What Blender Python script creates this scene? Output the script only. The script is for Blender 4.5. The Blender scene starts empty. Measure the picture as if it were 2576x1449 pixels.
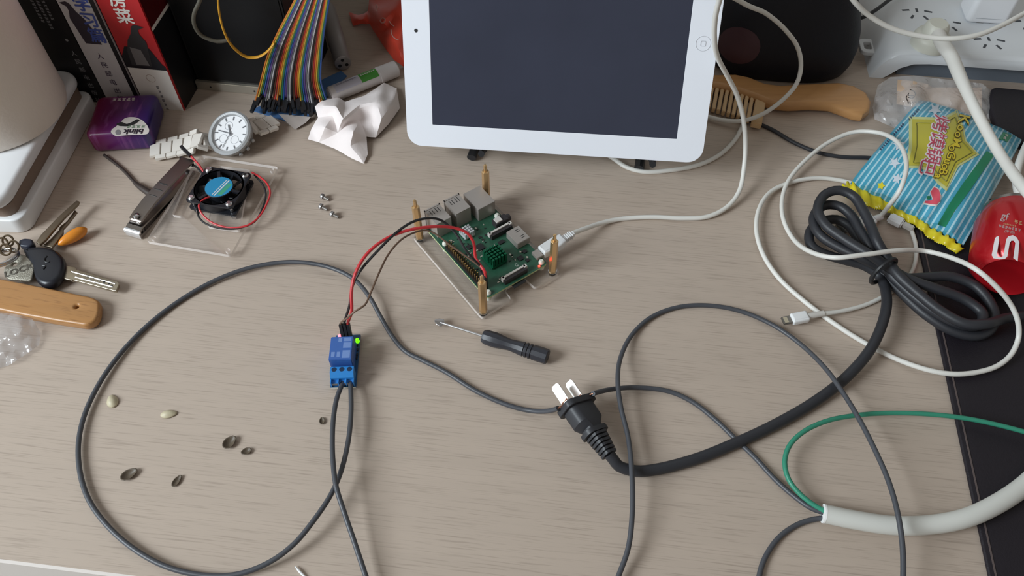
import bpy, bmesh, math, random
from mathutils import Vector, Matrix, noise
from mathutils.geometry import delaunay_2d_cdt

random.seed(7)
scene = bpy.context.scene
col = scene.collection
R = math.radians

# ------------------------------------------------------------------ camera
FPX, PITCH, CAMH = 2000.0, R(53), 0.48
camd = bpy.data.cameras.new('camera')
camd.sensor_width = 36.0
camd.lens = FPX / 2576 * 36.0
camd.clip_start = 0.01
cam = bpy.data.objects.new('camera', camd)
cam.location = (0, 0, CAMH)
cam.rotation_euler = (R(90) - PITCH, 0, 0)
col.objects.link(cam)
scene.camera = cam

# ------------------------------------------------------------------ world, light, exposure
world = bpy.data.worlds.new('room_daylight')
scene.world = world
world.use_nodes = True
bg = world.node_tree.nodes['Background']
bg.inputs[0].default_value = (1.0, 0.925, 0.84, 1)
bg.inputs[1].default_value = 0.26


def area_light(name, loc, target, sx, sy, power, color):
    ld = bpy.data.lights.new(name, 'AREA')
    ld.shape = 'RECTANGLE'
    ld.size, ld.size_y = sx, sy
    ld.energy = power
    ld.color = color
    o = bpy.data.objects.new(name, ld)
    o.location = loc
    o.rotation_euler = (Vector(target) - Vector(loc)).to_track_quat('-Z', 'Y').to_euler()
    col.objects.link(o)
    return o


area_light('window_daylight', (-1.66, -0.34, 1.09), (-0.1, 0.35, 0.0), 0.8, 0.95, 57, (0.86, 0.945, 1.0))
vs = scene.view_settings
vs.view_transform = 'Standard'
vs.look = 'None'
vs.gamma = 1.0
vs.use_curve_mapping = False
vs.exposure = -0.18


# ------------------------------------------------------------------ pixel -> place on a known plane
def G(px, py, z=0.0):
    """point at height z (metres above the desk top) seen at photo pixel px, py"""
    x = (px - 1288.0) / FPX
    y = -(py - 724.5) / FPX
    d = Vector((x, math.cos(PITCH) + y * math.sin(PITCH), -math.sin(PITCH) + y * math.cos(PITCH)))
    t = (z - CAMH) / d.z
    return Vector((d.x * t, d.y * t, z))


def zup(P, py):
    """height above base point P at which a vertical line reaches photo row py"""
    lo, hi = 0.0, 0.4
    for _ in range(40):
        m = (lo + hi) / 2
        d = Vector((P[0], P[1], m)) - Vector((0, 0, CAMH))
        f = d.y * math.cos(PITCH) - d.z * math.sin(PITCH)
        u = d.y * math.sin(PITCH) + d.z * math.cos(PITCH)
        if 724.5 - FPX * u / f > py:
            lo = m
        else:
            hi = m
    return lo


# ------------------------------------------------------------------ materials
def lin(c):
    return tuple(((v / 255) / 12.92 if v / 255 <= 0.04045 else ((v / 255 + 0.055) / 1.055) ** 2.4) for v in c) + (1.0,)


MATS = {}


def mat(name, c=(128, 128, 128), rough=0.5, metal=0.0, emit=0.0, bump=0.0, bscale=300.0, vary=0.0, vscale=80.0,
        spec=0.5, trans=0.0, sheen=0.0, coat=0.0):
    if name in MATS:
        return MATS[name]
    m = bpy.data.materials.new(name)
    m.use_nodes = True
    nt = m.node_tree
    b = nt.nodes['Principled BSDF']
    b.inputs['Base Color'].default_value = lin(c)
    b.inputs['Roughness'].default_value = rough
    b.inputs['Metallic'].default_value = metal
    b.inputs['Specular IOR Level'].default_value = spec
    b.inputs['Transmission Weight'].default_value = trans
    b.inputs['Coat Weight'].default_value = coat
    if emit:
        b.inputs['Emission Color'].default_value = lin(c)
        b.inputs['Emission Strength'].default_value = emit
    if bump or vary:
        tc = nt.nodes.new('ShaderNodeTexCoord')
        if vary:
            n = nt.nodes.new('ShaderNodeTexNoise')
            n.inputs['Scale'].default_value = vscale
            n.inputs['Detail'].default_value = 5
            nt.links.new(tc.outputs['Object'], n.inputs['Vector'])
            mx = nt.nodes.new('ShaderNodeMixRGB')
            cl = lin(c)
            mx.inputs[1].default_value = tuple(v * (1 - vary) for v in cl[:3]) + (1,)
            mx.inputs[2].default_value = tuple(min(1, v * (1 + vary)) for v in cl[:3]) + (1,)
            nt.links.new(n.outputs['Fac'], mx.inputs[0])
            nt.links.new(mx.outputs[0], b.inputs['Base Color'])
        if bump:
            n2 = nt.nodes.new('ShaderNodeTexNoise')
            n2.inputs['Scale'].default_value = bscale
            n2.inputs['Detail'].default_value = 6
            nt.links.new(tc.outputs['Object'], n2.inputs['Vector'])
            bp = nt.nodes.new('ShaderNodeBump')
            bp.inputs['Strength'].default_value = bump
            bp.inputs['Distance'].default_value = 0.001
            nt.links.new(n2.outputs['Fac'], bp.inputs['Height'])
            nt.links.new(bp.outputs['Normal'], b.inputs['Normal'])
    MATS[name] = m
    return m


def clear_mat(name, tint=(245, 245, 245), diff=(255, 255, 255), haze=0.05, rough=0.05, bump=0.0, ior=1.49):
    """thin clear plastic: see-through body, a little haze, surface reflection"""
    if name in MATS:
        return MATS[name]
    m = bpy.data.materials.new(name)
    m.use_nodes = True
    nt = m.node_tree
    for n in list(nt.nodes):
        if n.type != 'OUTPUT_MATERIAL':
            nt.nodes.remove(n)
    out = [n for n in nt.nodes if n.type == 'OUTPUT_MATERIAL'][0]
    tr = nt.nodes.new('ShaderNodeBsdfTransparent')
    tr.inputs[0].default_value = lin(tint)
    df = nt.nodes.new('ShaderNodeBsdfDiffuse')
    df.inputs[0].default_value = lin(diff)
    m1 = nt.nodes.new('ShaderNodeMixShader')
    m1.inputs[0].default_value = haze
    gl = nt.nodes.new('ShaderNodeBsdfGlossy')
    gl.inputs['Roughness'].default_value = rough
    fr = nt.nodes.new('ShaderNodeFresnel')
    fr.inputs[0].default_value = ior
    m2 = nt.nodes.new('ShaderNodeMixShader')
    nt.links.new(tr.outputs[0], m1.inputs[1])
    nt.links.new(df.outputs[0], m1.inputs[2])
    ge = nt.nodes.new('ShaderNodeNewGeometry')
    sb = nt.nodes.new('ShaderNodeMath')
    sb.operation = 'SUBTRACT'
    sb.inputs[0].default_value = 1.0
    nt.links.new(ge.outputs['Backfacing'], sb.inputs[1])
    mm = nt.nodes.new('ShaderNodeMath')
    mm.operation = 'MULTIPLY'
    nt.links.new(fr.outputs[0], mm.inputs[0])
    nt.links.new(sb.outputs[0], mm.inputs[1])
    nt.links.new(mm.outputs[0], m2.inputs[0])
    nt.links.new(m1.outputs[0], m2.inputs[1])
    nt.links.new(gl.outputs[0], m2.inputs[2])
    nt.links.new(m2.outputs[0], out.inputs[0])
    if bump:
        tc = nt.nodes.new('ShaderNodeTexCoord')
        n2 = nt.nodes.new('ShaderNodeTexNoise')
        n2.inputs['Scale'].default_value = 120
        nt.links.new(tc.outputs['Object'], n2.inputs['Vector'])
        bp = nt.nodes.new('ShaderNodeBump')
        bp.inputs['Strength'].default_value = bump
        bp.inputs['Distance'].default_value = 0.003
        nt.links.new(n2.outputs['Fac'], bp.inputs['Height'])
        nt.links.new(bp.outputs['Normal'], gl.inputs['Normal'])
        nt.links.new(bp.outputs['Normal'], fr.inputs['Normal'])
    MATS[name] = m
    return m


def grain_mat(name, c1, c2, sx, sy, lo, hi, amount, rough=0.45, broad=0.0, bump=0.05):
    """wood: short dark pores stretched along object X over a softly varying base"""
    m = bpy.data.materials.new(name)
    m.use_nodes = True
    nt = m.node_tree
    b = nt.nodes['Principled BSDF']
    b.inputs['Roughness'].default_value = rough
    tc = nt.nodes.new('ShaderNodeTexCoord')
    mp = nt.nodes.new('ShaderNodeMapping')
    mp.inputs['Scale'].default_value = (sx, sy, sy)
    nt.links.new(tc.outputs['Object'], mp.inputs['Vector'])
    n = nt.nodes.new('ShaderNodeTexNoise')
    n.inputs['Scale'].default_value = 1.0
    n.inputs['Detail'].default_value = 2.0
    n.inputs['Roughness'].default_value = 0.55
    nt.links.new(mp.outputs[0], n.inputs['Vector'])
    mr = nt.nodes.new('ShaderNodeMapRange')
    mr.inputs['From Min'].default_value = lo
    mr.inputs['From Max'].default_value = hi
    mr.inputs['To Max'].default_value = amount
    nt.links.new(n.outputs['Fac'], mr.inputs['Value'])
    mp2 = nt.nodes.new('ShaderNodeMapping')
    mp2.inputs['Scale'].default_value = (sx * 0.12, sy * 0.12, sy * 0.12)
    nt.links.new(tc.outputs['Object'], mp2.inputs['Vector'])
    n2 = nt.nodes.new('ShaderNodeTexNoise')
    n2.inputs['Scale'].default_value = 1.0
    n2.inputs['Detail'].default_value = 4.0
    nt.links.new(mp2.outputs[0], n2.inputs['Vector'])
    mx0 = nt.nodes.new('ShaderNodeMixRGB')
    l1 = lin(c1)
    mx0.inputs[1].default_value = tuple(v * (1 - broad) for v in l1[:3]) + (1,)
    mx0.inputs[2].default_value = tuple(min(1, v * (1 + broad)) for v in l1[:3]) + (1,)
    nt.links.new(n2.outputs['Fac'], mx0.inputs[0])
    mx = nt.nodes.new('ShaderNodeMixRGB')
    nt.links.new(mr.outputs[0], mx.inputs[0])
    nt.links.new(mx0.outputs[0], mx.inputs[1])
    mx.inputs[2].default_value = lin(c2)
    nt.links.new(mx.outputs[0], b.inputs['Base Color'])
    bp = nt.nodes.new('ShaderNodeBump')
    bp.inputs['Strength'].default_value = bump
    bp.inputs['Distance'].default_value = 0.0004
    bp.invert = True
    nt.links.new(mr.outputs[0], bp.inputs['Height'])
    nt.links.new(bp.outputs['Normal'], b.inputs['Normal'])
    MATS[name] = m
    return m


# ------------------------------------------------------------------ mesh builders
def frame(o, xdir, up=(0, 0, 1)):
    x = Vector(xdir).normalized()
    u = Vector(up)
    y = u.cross(x).normalized()
    z = x.cross(y).normalized()
    m = Matrix((x, y, z)).transposed().to_4x4()
    m.translation = Vector(o)
    return m


def spline(pts, step=0.004, closed=False):
    P = [Vector(p) for p in pts]
    n = len(P)
    out = []
    rng = range(n) if closed else range(n - 1)
    for i in rng:
        p0 = P[(i - 1) % n] if (closed or i > 0) else P[0] * 2 - P[1]
        p1, p2 = P[i], P[(i + 1) % n]
        p3 = P[(i + 2) % n] if (closed or i + 2 < n) else P[-1] * 2 - P[-2]
        k = max(2, int((p2 - p1).length / step))
        # centripetal-ish Catmull-Rom
        t01 = max((p1 - p0).length ** 0.5, 1e-5)
        t12 = max((p2 - p1).length ** 0.5, 1e-5)
        t23 = max((p3 - p2).length ** 0.5, 1e-5)
        m1 = (p2 - p1) + t12 * ((p1 - p0) / t01 - (p2 - p0) / (t01 + t12))
        m2 = (p2 - p1) + t12 * ((p3 - p2) / t23 - (p3 - p1) / (t12 + t23))
        for j in range(k):
            t = j / k
            out.append(p1 * (2 * t ** 3 - 3 * t ** 2 + 1) + m1 * (t ** 3 - 2 * t ** 2 + t) + p2 * (-2 * t ** 3 + 3 * t ** 2) + m2 * (t ** 3 - t ** 2))
    if not closed:
        out.append(P[-1])
    return out


def flat2d(polys, thick, bevel=0.0, res=3):
    """filled outline (holes are further loops), z 0..thick, optional rounded rim"""
    cu = bpy.data.curves.new('outline', 'CURVE')
    cu.dimensions = '2D'
    cu.fill_mode = 'BOTH'
    for pl in polys:
        s = cu.splines.new('POLY')
        s.points.add(len(pl) - 1)
        for p, q in zip(s.points, pl):
            p.co = (q[0], q[1], 0, 1)
        s.use_cyclic_u = True
    cu.extrude = max(1e-6, thick / 2 - bevel)
    cu.bevel_depth = bevel
    cu.bevel_resolution = res
    if bevel:
        cu.offset = -bevel
    o = bpy.data.objects.new('outline', cu)
    col.objects.link(o)
    dg = bpy.context.evaluated_depsgraph_get()
    me = bpy.data.meshes.new_from_object(o.evaluated_get(dg))
    vs_ = [Vector((v.co.x, v.co.y, v.co.z + thick / 2)) for v in me.vertices]
    fs = [tuple(p.vertices) for p in me.polygons]
    bpy.data.objects.remove(o)
    bpy.data.curves.remove(cu)
    bpy.data.meshes.remove(me)
    return vs_, fs


def text2d(body, size, spacing=1.0, fat=0.0, shear=0.0):
    if body.startswith('#'):                              # print too blurred to read: rows of small blocks
        n_, rr_ = int(body[1:]), random.Random(len(body) + int(size * 1e5))
        v_, f_ = [], []
        for i_ in range(n_):
            x_ = (i_ - (n_ - 1) / 2) * size * 0.82
            for q_ in range(3):
                y_ = (q_ - 1) * size * 0.25
                w_ = size * rr_.uniform(0.18, 0.34)
                o_ = size * rr_.uniform(-0.06, 0.06)
                k_ = len(v_)
                v_ += [Vector((x_ + o_ - w_, y_ - size * 0.08, 0)), Vector((x_ + o_ + w_, y_ - size * 0.08, 0)), Vector((x_ + o_ + w_, y_ + size * 0.08, 0)), Vector((x_ + o_ - w_, y_ + size * 0.08, 0))]
                f_.append((k_, k_ + 1, k_ + 2, k_ + 3))
        return v_, f_
    cu = bpy.data.curves.new('lettering', 'FONT')
    cu.body = body
    cu.size = size
    cu.align_x = 'CENTER'
    cu.align_y = 'CENTER'
    cu.space_character = spacing
    cu.offset = fat
    cu.shear = shear
    cu.resolution_u = 3
    o = bpy.data.objects.new('lettering', cu)
    col.objects.link(o)
    dg = bpy.context.evaluated_depsgraph_get()
    me = bpy.data.meshes.new_from_object(o.evaluated_get(dg))
    vs_ = [Vector(v.co) for v in me.vertices]
    fs = [tuple(p.vertices) for p in me.polygons]
    bpy.data.objects.remove(o)
    bpy.data.curves.remove(cu)
    bpy.data.meshes.remove(me)
    return vs_, fs


def rrect(x0, y0, x1, y1, r, n=6):
    out = []
    for cx, cy, a0 in ((x1 - r, y0 + r, -90), (x1 - r, y1 - r, 0), (x0 + r, y1 - r, 90), (x0 + r, y0 + r, 180)):
        for i in range(n + 1):
            a = R(a0 + 90 * i / n)
            out.append((cx + r * math.cos(a), cy + r * math.sin(a)))
    return out


def circ(cx, cy, r, n=24):
    return [(cx + r * math.cos(2 * math.pi * i / n), cy + r * math.sin(2 * math.pi * i / n)) for i in range(n)]


def roundpoly(pts, r, n=4):
    out = []
    k = len(pts)
    for i in range(k):
        p0, p1, p2 = Vector(pts[i - 1]), Vector(pts[i]), Vector(pts[(i + 1) % k])
        a, b = (p0 - p1), (p2 - p1)
        rr = min(r, a.length * 0.45, b.length * 0.45)
        A, B = p1 + a.normalized() * rr, p1 + b.normalized() * rr
        for j in range(n + 1):
            t = j / n
            q = A * (1 - t) ** 2 + p1 * 2 * t * (1 - t) + B * t ** 2
            out.append((q.x, q.y))
    return out


class MB:
    def __init__(self, M=None):
        self.v, self.f, self.mi = [], [], []
        self.M = M or Matrix.Identity(4)
        self.slot = 0

    def add(self, vs_, fs, M=None):
        T = self.M @ M if M is not None else self.M
        k = len(self.v)
        self.v += [T @ Vector(p) for p in vs_]
        self.f += [tuple(i + k for i in f) for f in fs]
        self.mi += [self.slot] * len(fs)
        return self

    def box(self, x0, x1, y0, y1, z0, z1, M=None):
        v = [(x, y, z) for z in (z0, z1) for y in (y0, y1) for x in (x0, x1)]
        f = [(0, 2, 3, 1), (4, 5, 7, 6), (0, 1, 5, 4), (1, 3, 7, 5), (3, 2, 6, 7), (2, 0, 4, 6)]
        return self.add(v, f, M)

    def lathe(self, prof, n=24, M=None, cap=True):
        """profile (z, r) about local Z"""
        v, f = [], []
        for z, r in prof:
            for i in range(n):
                a = 2 * math.pi * i / n
                v.append((r * math.cos(a), r * math.sin(a), z))
        for k in range(len(prof) - 1):
            for i in range(n):
                j = (i + 1) % n
                f.append((k * n + i, k * n + j, (k + 1) * n + j, (k + 1) * n + i))
        if cap:
            f.append(tuple(range(n))[::-1])
            f.append(tuple((len(prof) - 1) * n + i for i in range(n)))
        return self.add(v, f, M)

    def rod(self, p0, p1, r0, r1=None, n=16):
        p0, p1 = Vector(p0), Vector(p1)
        d = p1 - p0
        up = (0, 0, 1) if abs(d.normalized().z) < 0.95 else (1, 0, 0)
        F = frame(p0, d, up)
        Q = Matrix(((0, 0, 1, 0), (1, 0, 0, 0), (0, 1, 0, 0), (0, 0, 0, 1)))
        return self.lathe([(0, r0), (d.length, r0 if r1 is None else r1)], n, F @ Q)

    def tube(self, pts, r, n=14, step=0.003, closed=False, flatk=1.0, rs=None, raw=False):
        P = [Vector(p) for p in pts] if raw else spline(pts, step, closed)
        m = len(P)
        v, f = [], []
        nrm = None
        for i, p in enumerate(P):
            a = P[(i + 1) % m] if (closed or i + 1 < m) else P[i]
            b = P[i - 1] if (closed or i > 0) else P[i]
            t = (a - b).normalized()
            if nrm is None:
                nrm = Vector((0, 0, 1)) if abs(t.z) < 0.9 else Vector((1, 0, 0))
            nrm = (nrm - t * nrm.dot(t)).normalized()
            bi = t.cross(nrm)
            rr = r
            if rs:
                q = i / (m - 1) * (len(rs) - 1)
                k = min(int(q), len(rs) - 2)
                rr = rs[k] + (rs[k + 1] - rs[k]) * (q - k)
            for j in range(n):
                an = 2 * math.pi * j / n
                v.append(p + nrm * (math.cos(an) * rr * flatk) + bi * (math.sin(an) * rr))
        for i in range(m if closed else m - 1):
            for j in range(n):
                k = (j + 1) % n
                i2 = (i + 1) % m
                f.append((i * n + j, i * n + k, i2 * n + k, i2 * n + j))
        if not closed:
            f.append(tuple(range(n))[::-1])
            f.append(tuple((m - 1) * n + j for j in range(n)))
        return self.add(v, f)

    def build(self, name, material, parent=None, loc=None, smooth=35, bevel=0.0, seg=2, label=None):
        """one mesh object; vertices are given in world coordinates"""
        if parent is not None:
            org = parent_org(parent)
        elif loc is not None:
            org = Vector(loc)
        else:
            lo = Vector((min(p.x for p in self.v), min(p.y for p in self.v), min(p.z for p in self.v)))
            hi = Vector((max(p.x for p in self.v), max(p.y for p in self.v), max(p.z for p in self.v)))
            org = Vector(((lo.x + hi.x) / 2, (lo.y + hi.y) / 2, lo.z))
        me = bpy.data.meshes.new(name)
        me.from_pydata([p - org for p in self.v], [], self.f)
        me.polygons.foreach_set('material_index', self.mi)
        bm = bmesh.new()
        bm.from_mesh(me)
        bmesh.ops.remove_doubles(bm, verts=bm.verts, dist=1e-6)
        if bevel:
            es = [e for e in bm.edges if len(e.link_faces) == 2 and e.calc_face_angle(0) > 0.5]
            bmesh.ops.bevel(bm, geom=es, offset=bevel, segments=seg, affect='EDGES', clamp_overlap=True)
        bmesh.ops.recalc_face_normals(bm, faces=bm.faces)
        bm.to_mesh(me)
        bm.free()
        for m in (material if isinstance(material, (list, tuple)) else [material]):
            me.materials.append(m)
        if smooth:
            me.shade_smooth()
            me.set_sharp_from_angle(angle=R(smooth))
        o = bpy.data.objects.new(name, me)
        col.objects.link(o)
        o['_org'] = tuple(org)
        if parent is not None:
            o.parent = parent
        else:
            o.location = org
        if label:
            o['label'] = label
        return o


def parent_org(p):
    # world origin a child's local coordinates start from (things are never rotated)
    q = Vector((0, 0, 0))
    while p is not None:
        q = q + p.location
        p = p.parent
    return q


def thing(name, label, cat, loc, group=None):
    o = bpy.data.objects.new(name, None)
    o.empty_display_size = 0.01
    o.location = loc
    col.objects.link(o)
    o['label'] = label
    o['category'] = cat
    if group:
        o['group'] = group
    return o


def tag(o, label, cat, group=None):
    o['label'] = label
    o['category'] = cat
    if group:
        o['group'] = group
    return o


def px_path(pts, zdef):
    """(px, py[, z in mm]) list -> world points"""
    return [G(p[0], p[1], (p[2] / 1000 if len(p) > 2 else zdef)) for p in pts]


# shared materials
WHITE_CABLE = mat('white_cable', (226, 224, 218), 0.45)
GREY_WIRE = mat('grey_wire', (72, 74, 80), 0.42)
BLACK_PLASTIC = mat('black_plastic', (34, 35, 38), 0.45)
BLACK_RUBBER = mat('black_rubber', (44, 45, 50), 0.48)
STEEL = mat('steel', (200, 200, 202), 0.22, 1.0)
DULL_STEEL = mat('dull_steel', (160, 156, 152), 0.38, 1.0)
BRASS = mat('brass', (232, 196, 146), 0.3, 0.9)
WHITE_PLASTIC = mat('white_plastic', (232, 233, 234), 0.38)
ACRYLIC = clear_mat('acrylic', (253, 253, 253), (255, 250, 245), 0.03, 0.05)
ACRYLIC_EDGE = clear_mat('acrylic_edge', (250, 250, 250), (255, 248, 244), 0.55, 0.15)

# ================================================================== the setting
YAW = math.atan2(G(290, 1449).y - G(0, 1413).y, G(290, 1449).x - G(0, 1413).x)
DX = Vector((math.cos(YAW), math.sin(YAW), 0))       # along the desk
DY = Vector((-math.sin(YAW), math.cos(YAW), 0))      # towards the wall
DF = G(0, 1413)                                       # a point on the front edge
DF = DF - DX * DF.dot(DX)                              # foot of the front edge
DESK = frame(DF, DX)


def structure(o):
    o['kind'] = 'structure'
    return o


structure(MB(frame((0, 0, -0.75), DX)).box(-2.2, 2.2, -2.2, 1.2, -0.05, 0).build('floor', mat('floor_tiles', (188, 180, 170), 0.4, vary=0.08, vscale=6), smooth=0))
structure(MB(DESK).box(-1.9, 1.9, 0.80, 0.86, -0.75, 1.75).build('wall_back', mat('wall_paint', (205, 203, 198), 0.8, bump=0.1, bscale=60), smooth=0))
wl = MB(DESK)
for a in ((-1.3, -0.62, -0.75, 1.75), (0.46, 0.80, -0.75, 1.75), (-0.62, 0.46, -0.75, 0.3), (-0.62, 0.46, 1.55, 1.75)):
    wl.box(-1.9, -1.78, a[0], a[1], a[2], a[3])
structure(wl.build('wall_left', MATS['wall_paint'], smooth=0))
wf = MB(DESK)
for a in ((-0.62, -0.57, 0.3, 1.55), (0.41, 0.46, 0.3, 1.55), (-0.57, 0.41, 0.3, 0.35), (-0.57, 0.41, 1.5, 1.55), (-0.1, -0.06, 0.35, 1.5)):
    wf.box(-1.86, -1.81, a[0], a[1], a[2], a[3])
win = structure(wf.build('window_1', WHITE_PLASTIC, smooth=0))
for y0, y1 in ((-0.57, -0.1), (-0.06, 0.41)):
    MB(DESK).box(-1.84, -1.836, y0, y1, 0.35, 1.5).build('pane', clear_mat('window_glass', (240, 245, 245), (255, 255, 255), 0.0, 0.0), parent=win, smooth=0)

# desk
WOOD = grain_mat('desk_laminate', (187, 171, 157), (113, 98, 87), 30, 900, 0.52, 0.74, 0.36, rough=0.42, broad=0.07)
desk = thing('desk', 'beige wood grain desk under all the cables and gadgets', 'desk', (DF.x, DF.y, -0.75))
TH = 0.036
top = MB(DESK).box(-0.80, 0.95, 0.0015, 0.795, -TH, 0)
to = top.build('desk_top', WOOD, parent=desk, smooth=0)
# turn the top's own axes along the grain so that the wood texture follows it
tm = Matrix.Rotation(YAW, 4, 'Z')
to.data.transform(tm.inverted())
to.rotation_euler = (0, 0, YAW)
MB(DESK).box(-0.80, 0.95, -0.0005, 0.0015, -TH, 0.0).build('edge_band', mat('edge_band', (226, 218, 212), 0.5), parent=desk, smooth=0, label='pale edge band')
SHADE_SHELF = mat('shade_board', (150, 138, 122), 0.5, vary=0.05, vscale=20)
shade_hutch = thing('added_shade_shelf', 'unseen shelf added to shade the back left of the desk', 'shelf', DESK @ Vector((-0.47, 0.63, 0)))  # unseen shelf, added only to darken the back left corner
MB(DESK).box(-0.80, -0.14, 0.47, 0.795, 0.285, 0.305).build('board', SHADE_SHELF, parent=shade_hutch, smooth=0)
for x in (-0.80, -0.16):
    MB(DESK).box(x, x + 0.02, 0.70 if x > -0.5 else 0.47, 0.795, 0.0, 0.285).build('side_panel', SHADE_SHELF, parent=shade_hutch, smooth=0)
for x in (-0.78, 0.90):
    MB(DESK).box(x, x + 0.025, 0.03, 0.77, -0.75, -TH).build('side_panel', mat('desk_side', (196, 188, 178), 0.5), parent=desk, smooth=0)

# ================================================================== dark leather pad on the right
pad_l = [G(2500, 1500, .003), G(2430, 1100, .003), G(2345, 770, .003), G(2305, 584, .003), G(2285, 480, .003)]
e = (pad_l[3] - pad_l[0]).normalized()
pf = frame((pad_l[0].x, pad_l[0].y, 0), e)             # x runs along the left edge, -y to the right
padL = (G(2288, 478, .003) - pad_l[0]).length
pad = thing('desk_pad', 'black leather desk pad with a stitched edge under the red can', 'desk pad', pf @ Vector((padL / 2, -0.15, 0)))
LEATHER = mat('black_leather', (34, 30, 36), 0.5, bump=0.25, bscale=900, spec=0.35)
v, f = flat2d([rrect(-0.05, -0.30, padL, 0.0, 0.012)], 0.003, 0.0012, 2)
MB(pf).add(v, f).build('pad', LEATHER, parent=pad)
st = MB(pf)
st.box(-0.045, padL - 0.01, -0.0042, -0.0032, 0.0029, 0.0034)
st.build('stitching', mat('stitch', (92, 80, 78), 0.7), parent=pad, smooth=0)

# ================================================================== tablet on its stand
TM = Matrix(((0.99046546, 0.0186777, -0.13648929, 0.03225), (-0.13159985, 0.4212719, -0.89733576, 0.47715), (0.04073894, 0.90674204, 0.41971325, 0.02787), (0, 0, 0, 1)))
tab = thing('tablet', 'white tablet with a switched off dark screen leaning on a black stand', 'tablet', TM @ Vector((0, 0, -0.004)))
v, f = flat2d([rrect(-0.1206, 0, 0.1206, 0.1857, 0.0125, 8)], 0.0085, 0.0032, 3)
MB(TM @ Matrix.Translation((0, 0, -0.0092))).add(v, f).build('back_shell', mat('aluminium', (196, 198, 202), 0.35, 1.0), parent=tab)
v, f = flat2d([rrect(-0.1203, 0.0003, 0.1203, 0.1854, 0.0122, 8), rrect(-0.0985, 0.019, 0.0985, 0.1667, 0.0003, 1)], 0.0009, 0.0002, 1)
bez = MB(TM @ Matrix.Translation((0, 0, -0.0008))).add(v, f).build('bezel', mat('tablet_white', (238, 241, 249), 0.16), parent=tab, smooth=0)
MB(TM).box(-0.0986, 0.0986, 0.0189, 0.1668, -0.0009, -0.00005).build('screen', mat('dark_screen', (54, 58, 74), 0.16, spec=0.6, vary=0.2, vscale=14), parent=tab, smooth=0)
cp = MB(TM)
v, f = flat2d([circ(-0.1095, 0.0929, 0.0014, 16)], 0.0002)
cp.add(v, f, Matrix.Translation((0, 0, 0.0001)))
cp.build('front_camera', BLACK_PLASTIC, parent=tab)
hb = MB(TM)
v, f = flat2d([circ(0.1095, 0.0929, 0.0056, 32), circ(0.1095, 0.0929, 0.0053, 32)], 0.0002)
hb.add(v, f, Matrix.Translation((0, 0, 0.0001)))
v, f = flat2d([rrect(0.1075, 0.0909, 0.1115, 0.0949, 0.0009, 3), rrect(0.1079, 0.0913, 0.1111, 0.0945, 0.0007, 3)], 0.0002)
hb.add(v, f, Matrix.Translation((0, 0, 0.0001)))
hb.build('home_button', mat('button_ring', (196, 198, 204), 0.4), parent=tab)

stand = thing('tablet_stand', 'black folding stand whose feet show below the white tablet', 'stand', (0.05, 0.5, 0))
for lx, tip in ((-0.058, G(1186, 397, .004)), (0.082, G(1608, 424, .004))):
    tb = TM @ Vector((lx, -0.003, -0.005))             # under the tablet's lower edge
    rear = Vector((tb.x + 0.012, tb.y + 0.11, 0.004))
    mb = MB()
    mb.tube([tip, tip.lerp(rear, 0.3), tip.lerp(rear, 0.7), rear], 0.0042, n=8, flatk=0.8)
    mb.build('foot', BLACK_PLASTIC, parent=stand)
    mb = MB()
    mid = tip.lerp(rear, 0.28)
    lipf = TM @ Vector((lx, -0.003, 0.001))
    lipb = TM @ Vector((lx, -0.003, -0.013))
    mb.rod(mid, lipb - Vector((0, 0, 0.001)), 0.003, n=8)
    mb.rod(lipb, lipf, 0.0028, n=8)
    mb.build('lip', BLACK_PLASTIC, parent=stand)
    mb = MB()
    mb.rod(rear, TM @ Vector((lx, 0.11, -0.0125)), 0.0035, n=8)
    mb.rod(lipb, TM @ Vector((lx, 0.11, -0.0125)), 0.003, n=8)
    mb.build('back_arm', BLACK_PLASTIC, parent=stand)

# ================================================================== single-board computer in its open case
zP = 0.0045                                            # top of the clear base plate
sB, sL, sR = G(1216, 783, zP), G(1056, 597, zP), G(1391, 683, zP)
e1 = (sL - sB)
e2 = (sR - sB)
X1 = e1.normalized()
PF = frame((sB.x, sB.y, 0), X1)                        # x: card end -> usb end, -y: towards the power socket
lenL, lenW = e1.length, abs((PF.inverted() @ sR).y)
pi = thing('single_board_computer', 'green single board computer on a clear plate with four brass standoffs', 'computer', PF @ Vector((lenL / 2, -lenW / 2, 0)))


def loc(px, py, z):
    q = PF.inverted() @ G(px, py, z)
    return (q.x, q.y)


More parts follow.
